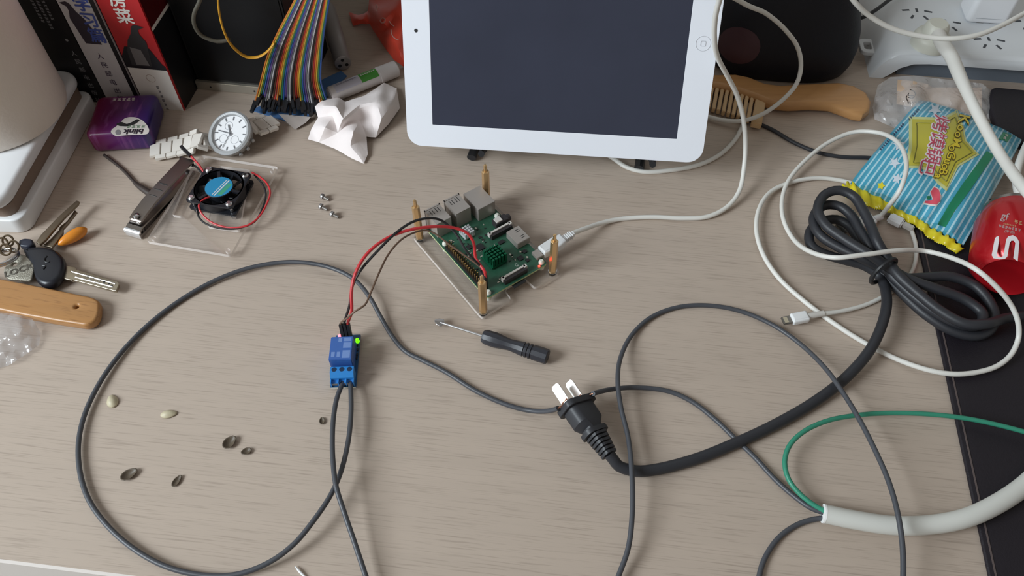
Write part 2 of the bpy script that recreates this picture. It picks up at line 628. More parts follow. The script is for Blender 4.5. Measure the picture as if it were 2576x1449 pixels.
m = 0.0042
pts = [(-m, m), loc(1287, 752, zP), loc(1268, 727, zP), loc(1318, 698, zP), loc(1346, 724, zP), (-m, -lenW - m), (lenL + m, -lenW - m), (lenL + m, m)]
v, f = flat2d([roundpoly(pts, 0.003)], 0.003, 0.0)
pm = MB(PF @ Matrix.Translation((0, 0, 0.0015)))
for ff in f:
    n = (v[ff[1]] - v[ff[0]]).cross(v[ff[2]] - v[ff[0]]).normalized()
    pm.slot = 0 if abs(n.z) > 0.8 else 1
    pm.add([v[i] for i in ff], [tuple(range(len(ff)))])
pm.build('base_plate', [ACRYLIC, ACRYLIC_EDGE], parent=pi, smooth=30, label='clear acrylic base plate')
corners = [(0, 0), (lenL, 0), (0, -lenW), (lenL, -lenW)]
for (x, y) in corners:
    mb = MB(PF @ Matrix.Translation((x, y, 0)))
    mb.lathe([(zP, 0.0030), (0.0395, 0.0030), (0.0400, 0.0026), (0.0402, 0.0013), (0.0462, 0.0013), (0.0470, 0.0008)], 6)
    so = mb.build('standoff', BRASS, parent=pi, smooth=20)
    mb = MB(PF @ Matrix.Translation((x, y, 0)))
    mb.lathe([(0.0, 0.0024), (0.0008, 0.0029), (0.0016, 0.0029)], 12)
    mb.lathe([(zP, 0.0034), (zP + 0.0005, 0.0034)], 12)
    mb.build('screw', STEEL, parent=pi)

# board: hole (3.5, 52.5) mm of the board sits at the spacer near the card-end corner
zb = 0.0095
h1, h2 = G(1228, 748, zP), G(1362, 677, zP)
bx = PF.inverted() @ h1
by = PF.inverted() @ h2
cx = (bx.x + by.x) / 2 - 0.0035
cy = (bx.y + by.y) / 2 - 0.028
BF = PF @ Matrix.Translation((cx, cy, zb))             # x 0..85, y 0..56 (gpio at y=52)
mmB = lambda: MB(BF @ Matrix.Scale(0.001, 4))
PCB = mat('green_board', (44, 88, 68), 0.38, vary=0.35, vscale=260)
PCB_EDGE = mat('board_edge', (190, 200, 150), 0.5)
v, f = flat2d([rrect(0, 0, 85, 56, 3)], 1.5)
bmB = mmB()
for ff in f:
    n = (v[ff[1]] - v[ff[0]]).cross(v[ff[2]] - v[ff[0]]).normalized()
    bmB.slot = 0 if abs(n.z) > 0.8 else 1
    bmB.add([v[i] for i in ff], [tuple(range(len(ff)))])
board = bmB.build('circuit_board', [PCB, PCB_EDGE], parent=pi, smooth=0)
NYLON = mat('nylon', (225, 226, 215), 0.5)
for x, y in ((3.5, 3.5), (61.5, 3.5), (3.5, 52.5), (61.5, 52.5)):
    mb = mmB()
    mb.lathe([(-5, 2.4), (-0.2, 2.4), (0, 1.4), (1.5, 1.4), (1.6, 2.3), (3.4, 2.1), (4.6, 1.2)], 12, Matrix.Translation((x, y, 0)))
    mb.build('spacer', NYLON, parent=pi)
# usb and ethernet shells
SHELL = mat('connector_shell', (176, 168, 162), 0.36, 0.4)
INNER = mat('port_inner', (30, 30, 32), 0.6)
for yc in (47.0, 29.0):
    mb = mmB()
    mb.box(70.0, 86.4, yc - 6.6, yc + 6.6, 1.5, 17.2)
    for y0, y1, z0, z1 in ((-7.1, 7.1, 16.6, 17.6), (-7.1, 7.1, 1.2, 2.0), (-7.1, -6.3, 1.2, 17.6), (6.3, 7.1, 1.2, 17.6)):
        mb.box(86.2, 87.4, yc + y0, yc + y1, z0, z1)
    us = mb.build('usb_port', SHELL, parent=pi, smooth=0)
    mb = mmB()
    for z in (2.4, 10.0):
        mb.box(86.41, 86.6, yc - 5.8, yc + 5.8, z, z + 6)
    mb.build('opening', INNER, parent=us, smooth=0)
    mb = mmB()
    for dy in (-3.6, 1.4):
        for k in (0, 2.2):
            mb.box(80, 85, yc + dy + k, yc + dy + k + 0.4, 17.2, 17.35)
    mb.build('spring_slots', INNER, parent=us, smooth=0)
mb = mmB()
mb.box(65.6, 86.6, 2.3, 18.2, 1.5, 15.0)
et = mb.build('ethernet_port', SHELL, parent=pi, smooth=0, bevel=0.0002)
mmB().box(86.61, 86.8, 4.5, 16, 4, 12.5).build('opening', INNER, parent=et, smooth=0)
# gpio header with its pins
mb = mmB()
mb.box(7.1, 57.9, 50.0, 55.0, 1.5, 4.0)
gp = mb.build('pin_header', mat('header_black', (24, 24, 26), 0.5), parent=pi, smooth=0)
GOLD = mat('gold_pin', (214, 176, 110), 0.25, 1.0)
for i in range(20):
    for k in range(2):
        mmB().box(8.05 + 2.54 * i, 8.69 + 2.54 * i, 50.95 + 2.54 * k, 51.59 + 2.54 * k, 4.0, 9.6).build('pin', GOLD, parent=gp, smooth=0)
# flat cable sockets
SOCK_W = mat('socket_white', (205, 200, 194), 0.5)
SOCK_D = mat('socket_dark', (48, 44, 46), 0.5)
for x0, y0, y1, s in ((2.2, 16.5, 39.0, 1), (43.4, 0.6, 22.2, 1)):
    mb = mmB()
    mb.box(x0, x0 + 2.6, y0 + 1, y1 - 1, 1.5, 6.0)
    so = mb.build('flat_cable_socket', SOCK_D, parent=pi, smooth=0)
    mb = mmB()
    mb.box(x0 + 2.6, x0 + 4.2, y0 + 1, y1 - 1, 4.4, 6.9)
    mb.box(x0 + 1.6, x0 + 4.4, y0, y0 + 2.2, 3.6, 6.9)
    mb.box(x0 + 1.6, x0 + 4.4, y1 - 2.2, y1, 3.6, 6.9)
    mb.build('latch', SOCK_W, parent=so, smooth=0)
mb = mmB()
mb.box(24.5, 39.5, -1.4, 10.4, 1.5, 8.0)
hd = mb.build('hdmi_port', SHELL, parent=pi, smooth=0, bevel=0.0003)
mb = mmB()
for x in (27.5, 34.5):
    for k in (0, 1.8):
        mb.box(x + k, x + k + 0.5, 1.0, 4.6, 8.0, 8.1)
mb.build('spring_slots', INNER, parent=hd, smooth=0)
mmB().box(6.8, 14.4, -1.0, 4.8, 1.5, 4.4).build('power_socket', SHELL, parent=pi, smooth=0, bevel=0.0003)
mb = mmB()
mb.box(50.2, 56.8, 0.0, 11.8, 1.5, 7.2)
aj = mb.build('audio_jack', SOCK_D, parent=pi, smooth=0, bevel=0.0003)
mb = MB()
q = Matrix.Scale(0.001, 4)
mb.rod((BF @ q) @ Vector((53.5, 0.2, 4.5)), (BF @ q) @ Vector((53.5, -2.6, 4.5)), 0.0029, n=16)
mb.build('barrel', SOCK_D, parent=aj)
mmB().box(51.2, 56.0, 5.5, 10.8, 7.2, 8.4).build('solder_tab', SOCK_W, parent=aj, smooth=0)
# heat sinks
GREEN_HS = mat('green_anodised', (18, 104, 72), 0.4, 0.5)
mb = mmB()
mb.box(19, 33, 24, 38, 2.4, 4.2)
hs = mb.build('heat_sink', GREEN_HS, parent=pi, smooth=0, label='green finned heat sink')
for i in range(5):
    for j in range(5):
        mmB().box(19.2 + 2.8 * i, 20.9 + 2.8 * i, 24.2 + 2.8 * j, 25.9 + 2.8 * j, 4.2, 11.6).build('fin', GREEN_HS, parent=hs, smooth=0)
SILV_HS = mat('silver_anodised', (224, 226, 228), 0.3, 0.5)
mb = mmB()
mb.box(55, 64, 29, 38, 2.4, 4.0)
hs2 = mb.build('heat_sink', SILV_HS, parent=pi, smooth=0, label='silver finned heat sink')
for i in range(4):
    for j in range(4):
        mmB().box(55.2 + 2.35 * i, 56.7 + 2.35 * i, 29.2 + 2.35 * j, 30.7 + 2.35 * j, 4.0, 7.6).build('fin', SILV_HS, parent=hs2, smooth=0)
# small parts of the board
chips = mmB()
mb2 = mmB()
rnd = random.Random(3)
for _ in range(70):
    x, y = rnd.uniform(6, 68), rnd.uniform(3, 47)
    if any(a - 1 < x < b + 1 and c - 1 < y < d + 1 for a, b, c, d in ((19, 33, 24, 38), (55, 64, 29, 38), (43, 48, 0, 23), (24, 40, -2, 11), (50, 57, 0, 12), (6, 15, -1, 5))):
        continue
    w, l = rnd.choice(((0.6, 1.2), (1.2, 0.6), (0.9, 1.7), (1.8, 1.2)))
    (chips if rnd.random() < 0.5 else mb2).box(x, x + w, y, y + l, 1.5, 1.5 + rnd.uniform(0.4, 0.9))
for x, y, w, l in ((14, 12, 4, 4), (18, 6, 3, 3), (10, 9.5, 2.6, 2.6), (40, 30, 6, 5), (46, 38, 4, 3), (36, 14, 3, 5)):
    chips.box(x, x + w, y, y + l, 1.5, 2.5)
chips.build('small_components', mat('chip_black', (36, 36, 38), 0.45), parent=pi, smooth=0)['kind'] = 'stuff'
mb2.build('small_components', mat('chip_silver', (196, 190, 178), 0.35, 0.5), parent=pi, smooth=0)['kind'] = 'stuff'
mmB().box(1.0, 2.2, 6.4, 7.6, 1.5, 2.4).build('power_light', mat('red_led', (255, 40, 30), 0.4, emit=14.0), parent=pi, smooth=0, label='glowing red light')
mb = mmB()
mb.box(-2.5, 12, 22, 33, -1.7, -0.6)
mb.build('memory_card', BLACK_PLASTIC, parent=pi, smooth=0)
mb = mmB()
v, f = text2d('CE', 3.0)
mb.add(v, f, Matrix.Translation((12.5, 20, 1.56)) @ Matrix.Rotation(R(180), 4, 'Z'))
mb.build('lettering', mat('silkscreen', (210, 220, 212), 0.6), parent=pi, smooth=0)

# ================================================================== relay module
zr = 0.0022
ra, rb = G(864, 977, zr), G(878, 836, zr)
RF = frame((ra.x, ra.y, 0.0), rb - ra) @ Matrix.Scale(0.001, 4)      # x: terminal -> pins, y: left
Lr = 43.0
rel = thing('relay_module', 'small blue relay board with red and green lights and two grey wires', 'relay', (RF @ Vector((Lr / 2, 0, 0))))
rm = lambda: MB(RF)
BLUE_PCB = mat('blue_board', (30, 84, 128), 0.4, vary=0.25, vscale=300)
rm().box(0, Lr, -8.8, 8.8, 2.2, 3.8).build('circuit_board', BLUE_PCB, parent=rel, smooth=0)
rm().box(-0.05, 0.0, -8.7, 8.7, 2.2, 3.8).build('board_edge', mat('pale_edge', (215, 215, 205), 0.5), parent=rel, smooth=0)
for x in (3, Lr - 3):
    for y in (-6.5, 6.5):
        rm().lathe([(0, 0.8), (1.2, 1.3), (2.2, 1.0)], 8, Matrix.Translation((x, y, 0))).build('solder_joint', DULL_STEEL, parent=rel)
RB = mat('relay_blue', (54, 98, 172), 0.38, coat=0.2)
cube = rm().box(12.5, 31.5, -7.0, 8.4, 3.8, 19.2).build('relay_cube', RB, parent=rel, smooth=0, bevel=0.0004)
dk = rm()
PRN = mat('relay_print', (112, 142, 198), 0.5)
for a in ((14.0, 20.0, -5.8, -0.6), (22, 26.5, -5.8, -0.6), (27.5, 30.5, -5.8, -0.8), (15, 19, 1, 3.2), (15, 19, 4.6, 7), (27, 30.5, 0.6, 3)):
    dk.box(a[0], a[1], a[2], a[3], 19.21, 19.25)
dk.build('print', PRN, parent=cube, smooth=0)
TB = mat('terminal_blue', (44, 132, 206), 0.4)
tb = MB(RF)
prof = [(1.2, 3.8), (1.2, 7.0), (3.4, 7.6), (3.4, 10.5), (6.4, 13.4), (10.6, 13.4), (10.6, 3.8)]
v = [(x, y, z) for y in (-8.0, 8.0) for x, z in prof]
k = len(prof)
f = [tuple(range(k)), tuple(range(2 * k - 1, k - 1, -1))] + [(i, i + k, (i + 1) % k + k, (i + 1) % k) for i in range(k)]
tb.add(v, f)
for y in (-7.9, -2.9, 2.3, 7.4):
    tb.box(0.4, 3.6, y - 0.1, y + 0.6, 3.8, 9.6)
term = tb.build('terminal_block', TB, parent=rel, smooth=0)
for y in (-5.2, 0, 5.2):
    rm().lathe([(13.30, 1.75), (13.50, 1.75)], 20, Matrix.Translation((8.5, y, 0))).build('screw_hole', mat('deep_blue', (18, 44, 74), 0.6), parent=term)
    rm().box(1.0, 1.25, y - 1.9, y + 1.9, 4.4, 6.9).build('clamp', DULL_STEEL, parent=term, smooth=0)
rm().box(37.2, 40.2, -3.9, 3.9, 3.8, 6.4).build('pin_header', BLACK_PLASTIC, parent=rel, smooth=0)
for lx_, y, c, n, e in ((40.6, 5.4, (255, 70, 80), 'red_glow', 9.0), (37.0, -7.2, (120, 235, 10), 'green_glow', 1.2)):
    mb = rm()
    mb.lathe([(3.8, 1.5), (4.3, 1.5), (4.35, 1.3), (6.6, 1.3), (7.3, 0.9), (7.6, 0.3)], 14, Matrix.Translation((lx_, y, 0)))
    mb.build('indicator_light', mat(n, c, 0.3, emit=e), parent=rel, label='glowing %s indicator light' % n.split('_')[0])
sm = rm()
for x, y, w, l in ((33, -7.8, 1.6, 1), (29, -8.2, 2, 1), (25, -8.3, 1.8, 1), (22, -8.2, 2.6, 1), (34.5, -4.5, 1.6, 1)):
    sm.box(x, x + w, y, y + l, 3.8, 4.8)
sm.build('small_components', MATS['chip_black'], parent=rel, smooth=0)

# jumper wires between relay and board
JW = [('red_jumper', 'red jumper wire arching from the relay to the green board', (206, 52, 58), -2.54,
       [(885, 780, 42), (884, 735, 52), (893, 690, 60), (922, 640, 66), (972, 600, 68), (1032, 578, 68), (1092, 570, 64), (1142, 573, 58), (1175, 586, 53), (1192, 612, 45), (1197, 650, 35)], (8.4, 51.3), 0.0011),
      ('black_jumper', 'black jumper wire arching from the relay to the green board', (38, 38, 40), 0.0,
       [(880, 765, 42), (886, 722, 50), (906, 682, 58), (951, 630, 66), (1001, 582, 70), (1041, 557, 70), (1080, 549, 66), (1113, 556, 58), (1147, 588, 52), (1172, 630, 47)], (13.4, 51.3), 0.00092),
      ('brown_jumper', 'thin brown jumper wire arching from the relay to the green board', (112, 88, 72), 2.54,
       [(875, 799, 42), (893, 783, 48), (917, 768, 49), (932, 738, 48), (952, 690, 52), (977, 640, 56), (1008, 604, 56), (1040, 586, 52), (1072, 579, 48), (1098, 590, 45), (1126, 612, 42), (1164, 639, 38)], (10.9, 51.3), 0.0007)]
for nm, lab, c, dy, mid, (gx, gy), r in JW:
    base = RF @ Vector((38.7, dy, 6.5))
    tipc = RF @ Vector((41.5, dy, 20.0))
    gq = BF @ Matrix.Scale(0.001, 4)
    gb, gt = gq @ Vector((gx, gy, 4.4)), gq @ Vector((gx, gy, 17.5))
    t = thing(nm + '_wire', lab, 'wire', (base.x, base.y, base.z))
    pts = [base.lerp(tipc, 0.7), tipc] + px_path(mid, 0) + [gt + Vector((0, 0, .003)), gb.lerp(gt, 0.7)]
    MB().tube(pts, r, n=8, step=0.003).build('insulation', mat(nm, c, 0.42), parent=t)
    d = (tipc - base).normalized()
    F = frame(base, d, DY)
    MB(F).box(0, 0.0135, -0.00118, 0.00118, -0.00118, 0.00118).build('connector', BLACK_PLASTIC, parent=t, smooth=0)
    MB(BF @ Matrix.Scale(0.001, 4)).box(gx - 1.22, gx + 1.22, gy - 1.22, gy + 1.22, 4.3, 17.3).build('connector', BLACK_PLASTIC, parent=t, smooth=0)

# ================================================================== wires and cables on the desk
def wire(name, label, cat, pts, r, material, zdef=None, group=None, flatk=1.0):
    o = MB().tube(px_path(pts, r if zdef is None else zdef), r, flatk=flatk).build(name, material)
    return tag(o, label, cat, group)


t1 = RF @ Vector((2.4, -5.2, 6.0))
t2 = RF @ Vector((2.4, 0.0, 6.0))
w1 = [(1404, 1027, 20), (1385, 1033, 14), (1340, 1034, 4), (1280, 1020, 2), (1200, 985), (1120, 935), (1060, 905), (1020, 884), (988, 848), (958, 798, 4), (930, 748, 7), (890, 702, 7), (830, 673, 6), (760, 660, 6), (700, 661, 5), (620, 676, 4),
      (540, 706, 3), (460, 751, 2), (380, 811, 2), (310, 881, 2.5), (255, 956, 3), (214, 1040, 3), (198, 1110, 3), (200, 1180, 3), (220, 1250, 3), (261, 1312, 3), (330, 1376, 3), (420, 1426, 3), (520, 1448, 3), (600, 1444, 4), (680, 1413, 6), (740, 1368, 8), (790, 1308, 10),
      (832, 1245, 10), (858, 1185, 10), (876, 1110, 10), (883, 1040, 9), (883, 995, 8)]
o = MB().tube(px_path(w1, 0.0017) + [t1], 0.00165).build('grey_wire', GREY_WIRE)
tag(o, 'grey wire making the big loop from the relay to the black plug', 'wire')
w2 = [(848, 1000, 8), (839, 1050, 11), (836, 1110, 14), (838, 1165, 15), (846, 1225, 15), (868, 1295, 12), (892, 1365, 9), (920, 1449, 7), (950, 1540, 6)]
o = MB().tube([t2] + px_path(w2, 0.0017), 0.00165).build('grey_wire', GREY_WIRE)
tag(o, 'grey wire from the middle relay terminal running off the desk front', 'wire')
wire('grey_wire', 'loose grey wire arching over the thick black power cord', 'wire',
     [(1530, 1520, 4), (1556, 1449, 5), (1580, 1380, 8), (1590, 1300, 11), (1590, 1200, 13), (1580, 1100, 11), (1562, 1025, 12), (1554, 960, 13), (1561, 900, 7), (1590, 842, 3), (1640, 797, 2), (1710, 772), (1790, 769), (1870, 785), (1950, 821, 3), (2020, 871, 6), (2080, 931, 12), (2120, 987, 15), (2160, 1052, 18), (2200, 1130, 20), (2235, 1210, 21), (2258, 1290, 21), (2270, 1370, 18), (2272, 1449, 15), (2265, 1530, 12)],
     0.00165, GREY_WIRE)
# mains cable with stripped end
mc = thing('mains_cable', 'pale grey sheathed cable with its green and grey cores stripped out', 'cable', G(2300, 1322, 0))
sheath = [(2073, 1292, 6), (2150, 1308, 6), (2250, 1322, 6), (2350, 1319, 7), (2430, 1303, 9), (2500, 1272, 10), (2576, 1222, 10), (2660, 1140, 10)]
MB().tube(px_path(sheath, .006), 0.0058, n=20).build('sheath', mat('pale_sheath', (212, 212, 206), 0.5), parent=mc)
MB().tube([G(2070, 1291.5, .006), G(2075, 1292.5, .006)], 0.0059, n=20).build('cut_end', mat('cut_plastic', (245, 245, 244), 0.5), parent=mc)
GREEN_WIRE = mat('green_wire', (52, 138, 112), 0.42)
MB().tube(px_path([(2078, 1288, 7), (2050, 1272, 7), (2018, 1248, 7), (1985, 1208, 8), (1974, 1162, 9), (1986, 1121, 10), (2020, 1087, 11), (2080, 1059, 10), (2160, 1044, 8), (2250, 1039, 8), (2350, 1043, 9), (2450, 1056, 10), (2576, 1086, 11), (2680, 1120, 11)], 0.002), 0.0016).build('green_core', GREEN_WIRE, parent=mc)
MB().tube(px_path([(1492, 990, 21), (1510, 985, 16), (1540, 979, 9), (1600, 975, 4), (1680, 984, 2), (1740, 1010), (1800, 1056), (1850, 1104), (1900, 1152), (1950, 1206), (2000, 1250, 3), (2040, 1278, 5), (2080, 1292, 6)], 0.0017), 0.00165).build('grey_core', GREY_WIRE, parent=mc)
MB().tube(px_path([(2080, 1302, 4), (2050, 1306, 3), (2010, 1318), (1962, 1350), (1926, 1400), (1910, 1449), (1905, 1530)], 0.0017), 0.00165).build('grey_core', GREY_WIRE, parent=mc)

# ================================================================== black mains plug and its bundled cord
pa, pb = G(1531, 1141, .012), G(1446, 1014, .0145)
QF = frame(pa, pb - pa) @ Matrix.Rotation(R(26), 4, 'X') @ Matrix.Scale(0.001, 4)
LQ = (pb - pa).length * 1000
plug = thing('power_plug', 'black two pin mains plug with a thick black cord tied in loops', 'plug', (pa.x, pa.y, 0))
qm = lambda: MB(QF)
for s in (-1, 1):
    v, f = flat2d([[(LQ - 4, -3.2), (LQ + 15, -3.2), (LQ + 16.5, -2.2), (LQ + 16.5, 2.2), (LQ + 15, 3.2), (LQ - 4, 3.2)]], 1.5)
    qm().add(v, f, Matrix.Translation((0, s * 6.35, 0)) @ Matrix.Rotation(R(108), 4, 'X') @ Matrix.Translation((0, 0, -0.75))).build('prong', mat('prong_steel', (236, 232, 230), 0.32, 1.0), parent=plug, smooth=0)
    # bare copper strand twisted round the prong
    we = G(1404, 1027, .020) if s > 0 else G(1492, 990, .021)
    pb_ = [QF @ Vector((LQ + 0.9 + 0.25 * i, s * 6.35 + 2.6 * math.cos(i * 0.8 + 1.2), 3.6 * math.sin(i * 0.8 + 1.2))) for i in range(9)]
    MB().tube([we, we.lerp(pb_[0], 0.5)] + pb_, 0.0005, n=8, step=0.001).build('copper_strand', mat('copper', (214, 150, 120), 0.35, 0.9), parent=plug)
v, f = flat2d([roundpoly([(-12.8, -6), (-9.8, -9.2), (9.8, -9.2), (12.8, -6), (12.8, 6), (9.8, 9.2), (-9.8, 9.2), (-12.8, 6)], 1.5)], 4.5, 0.6)
YZX = Matrix(((0, 0, 1, 0), (1, 0, 0, 0), (0, 1, 0, 0), (0, 0, 0, 1)))   # local xy -> yz, z -> x
qm().add(v, f, Matrix.Translation((LQ - 4.5, 0, 0)) @ YZX).build('flange', BLACK_RUBBER, parent=plug, smooth=25)
bd = qm()


def ring(x, hy, hz):
    return [(x, y, z) for y, z in roundpoly([(-hy, -hz * 0.55), (-hy * 0.7, -hz), (hy * 0.7, -hz), (hy, -hz * 0.55), (hy, hz * 0.55), (hy * 0.7, hz), (-hy * 0.7, hz), (-hy, hz * 0.55)], 1.0, 1)]


def loft(mb, rings):
    n = len(rings[0])
    v = [p for r_ in rings for p in r_]
    f = [(k * n + i, k * n + (i + 1) % n, (k + 1) * n + (i + 1) % n, (k + 1) * n + i) for k in range(len(rings) - 1) for i in range(n)]
    f += [tuple(range(n))[::-1], tuple((len(rings) - 1) * n + i for i in range(n))]
    return mb.add(v, f)


loft(bd, [ring(LQ - 4.4, 10.6, 7.6), ring(LQ - 16, 10.2, 7.6), ring(LQ - 20.5, 6.6, 6.0), ring(LQ - 22, 6.4, 5.8), ring(LQ - 22.3, 9.0, 6.8), ring(LQ - 25.5, 9.0, 6.8), ring(LQ - 25.8, 5.2, 5.0)])
bd.build('body', BLACK_RUBBER, parent=plug, smooth=25)
sr = qm()
rings = []
x = LQ - 25
nrib = 6
x1 = -1.0
for i in range(nrib):
    a = i / nrib
    r = 6.4 - 1.8 * a
    xa = x + (x1 - x) * a
    w = (x - x1) / nrib
    rings += [ring(xa, r * 0.72, r * 0.72), ring(xa - w * 0.35, r * 0.72, r * 0.72), ring(xa - w * 0.36, r, r), ring(xa - w * 0.98, r * 0.97, r * 0.97)]
rings.append(ring(x1, 3.6, 3.6))
loft(sr, rings)
sr.build('strain_relief', BLACK_RUBBER, parent=plug, smooth=25)
C = (QF @ Vector((0, 0, 0)))
cord = [(1556, 1172, 7), (1600, 1185, 5), (1650, 1181, 4.2), (1750, 1155, 4.2), (1850, 1115, 4.2), (1950, 1068, 4.2), (2050, 1010, 4.5), (2130, 948, 7), (2190, 878, 11), (2224, 800, 12), (2230, 745, 10), (2212, 695, 7),
        (2174, 668, 4), (2135, 657, 4), (2077, 640, 4), (2044, 622, 4), (2035, 600, 4), (2042, 575, 4), (2073, 556, 4), (2104, 552, 5), (2135, 567, 6), (2154, 594, 6), (2176, 628, 5), (2205, 668, 5), (2228, 697, 8), (2270, 738, 9), (2330, 792, 9), (2400, 834, 8), (2455, 845, 8), (2492, 828, 9), (2502, 795, 11), (2488, 757, 13), (2450, 717, 14), (2390, 696, 14), (2330, 698, 13), (2270, 698, 13), (2232, 680, 13),
        (2180, 655, 13), (2110, 622, 12), (2064, 592, 12), (2047, 562, 12), (2052, 534, 12), (2078, 516, 13), (2112, 519, 14), (2143, 544, 14), (2163, 579, 14), (2187, 617, 14), (2216, 658, 15), (2240, 690, 15), (2290, 738, 14), (2350, 783, 15), (2415, 815, 16), (2462, 818, 16), (2472, 790, 16), (2430, 755, 17), (2350, 725, 19), (2285, 702, 20), (2240, 676, 20),
        (2195, 645, 20), (2125, 602, 19), (2075, 564, 19), (2057, 526, 20), (2077, 488, 22), (2112, 479, 24), (2147, 494, 24), (2171, 529, 23), (2190, 567, 22), (2207, 608, 22), (2232, 650, 22), (2256, 688, 22), (2310, 738, 21), (2370, 785, 21), (2430, 815, 22), (2480, 815, 23), (2530, 801, 16), (2600, 793, 12), (2680, 790, 10)]
cord = [(p[0], p[1], p[2] + (5 if (i > 11 and p[0] < 2215) else 0)) for i, p in enumerate(cord)]
MB().tube([C, C.lerp(G(1556, 1172, .007), 0.5)] + px_path(cord, 0.004), 0.0037, n=18).build('cord', BLACK_RUBBER, parent=plug)
tie = MB()
tc = G(2222, 682, .0180)
ax = (G(2262, 722, .0180) - G(2182, 645, .0180)).normalized()
F = frame(tc, ax)
ring_pts = [F @ Vector((0, 0.0105 * math.cos(a), 0.0125 * math.sin(a))) for a in [i * 2 * math.pi / 16 for i in range(16)]]
tie.tube(ring_pts, 0.0017, n=8, closed=True, flatk=1.0)
tie.tube([F @ Vector((0, 0.0105, 0.0)), F @ Vector((0.001, 0.014, -0.004)), F @ Vector((-0.001, 0.0135, -0.0075))], 0.0018, n=6)
tie.build('twist_tie', BLACK_PLASTIC, parent=plug)

# ================================================================== white cables
pw = thing('white_usb_cable', 'white cable from the green board rising over the tablet edge', 'cable', G(1500, 565, 0))
run = [(1440, 587, 13), (1475, 574, 9), (1510, 562, 5), (1560, 551, 2.2), (1640, 546, 2), (1720, 549, 2), (1780, 545, 2.5), (1830, 520, 4), (1860, 480, 8), (1872, 420, 18), (1875, 360, 32), (1870, 300, 50), (1854, 240, 72), (1828, 188, 95), (1804, 140, 118), (1797, 90, 140), (1800, 40, 160), (1810, 0, 176), (1830, -60, 200)]
A = px_path(run, .002)
top_ = TM @ Vector((0.115, 0.200, -0.004))
back = px_path([(1822, -8, 150), (1870, 8, 120), (1930, 36, 95), (1976, 76, 75), (2006, 118, 60), (2015, 165, 45), (2004, 210, 34), (1970, 250, 24), (1920, 286, 14), (1872, 303, 8), (1830, 304, 5), (1790, 296, 4), (1740, 280, 3), (1680, 270, 3)], .002)
MB().tube(A + [TM @ Vector((0.116, 0.193, 0.004)), TM @ Vector((0.112, 0.194, -0.010)), TM @ Vector((0.104, 0.176, -0.020)), TM @ Vector((0.101, 0.152, -0.024)), TM @ Vector((0.108, 0.136, -0.026))] + back[1:], 0.0019, n=14).build('cable', WHITE_CABLE, parent=pw)
cn = G(1425, 592, .0125)
mu = (BF @ Matrix.Scale(0.001, 4)) @ Vector((10.6, -1.2, 3.0))
dirc = (mu - G(1440, 590, .0128))
F = frame(mu, -dirc)
v, f = flat2d([roundpoly([(0.0005, -0.0045), (0.016, -0.0055), (0.022, -0.0042), (0.022, 0.0042), (0.016, 0.0055), (0.0005, 0.0045)], 0.001)], 0.0075, 0.0016)
MB(F @ Matrix.Translation((0, 0, -0.0037))).add(v, f).build('plug', WHITE_PLASTIC, parent=pw)
sr = MB(F)
for i in range(5):
    sr.box(0.022 + i * 0.0017, 0.0230 + i * 0.0017, -0.0026, 0.0026, -0.0026, 0.0026)
sr.box(0.0215, 0.032, -0.0018, 0.0018, -0.0018, 0.0018)
sr.build('strain_relief', WHITE_PLASTIC, parent=pw, smooth=0, bevel=0.0002)
wire('white_cable', 'white cable curling out below the tablet past the stand foot', 'cable',
     [(1500, 372, 3), (1545, 400, 2.5), (1575, 420), (1620, 432), (1690, 428), (1760, 414), (1812, 388), (1850, 350), (1868, 314), (1876, 280), (1880, 262)], 0.0019, WHITE_CABLE)

# cable with a plug hidden below the snack packet, looping over the pad
lc = thing('white_charging_cable', 'long white charging cable looping from the snack packet across the black pad', 'cable', G(2000, 460, 0))
loop = [(2210, 549, 4), (2222, 536, 8), (2236, 518, 18), (2262, 482, 36), (2279, 432, 42), (2275, 386, 40), (2250, 351, 32), (2205, 333, 20), (2150, 332, 14), (2090, 355, 10), (2030, 400, 8), (1985, 452, 6), (1968, 500, 5), (1971, 552, 5), (1995, 600, 6), (2040, 634, 20), (2100, 648, 34), (2180, 640, 36), (2260, 630, 32), (2330, 632, 24), (2400, 651, 36), (2460, 681, 48), (2510, 725, 42), (2545, 770, 32), (2561, 810, 24), (2562, 850, 14), (2545, 890, 10), (2510, 920, 8), (2460, 936, 7), (2400, 941, 7), (2340, 932, 6), (2260, 905, 3), (2180, 865, 2), (2100, 815, 2), (2020, 755, 2), (1960, 700, 3), (1920, 640, 4), (1903, 580, 5), (1911, 522, 5), (1942, 480, 4), (2000, 456, 3), (2060, 448, 2.2), (2110, 453, 2), (2150, 462, 2)]
MB().tube(px_path(loop, .002), 0.0018, n=14).build('cable', WHITE_CABLE, parent=lc)
p0, p1 = G(2214, 546, .0040), G(2110, 580, .0034)
F = frame(p0, p1 - p0)
mb = MB(F)
mb.rod((-0.001, 0, 0), (0.006, 0, 0), 0.0027, 0.0027)
mb.build('strain_relief', WHITE_PLASTIC, parent=lc)
L = (p1 - p0).length
v, f = flat2d([rrect(0.006, -0.0052, L - 0.012, 0.0052, 0.002)], 0.0058, 0.0018)
MB(F @ Matrix.Translation((0, 0, -0.0029))).add(v, f).build('plug', WHITE_PLASTIC, parent=lc)
MB(F).box(L - 0.0122, L, -0.0055, 0.0055, -0.0022, 0.0022).build('plug_tip', DULL_STEEL, parent=lc, smooth=0, bevel=0.0004)

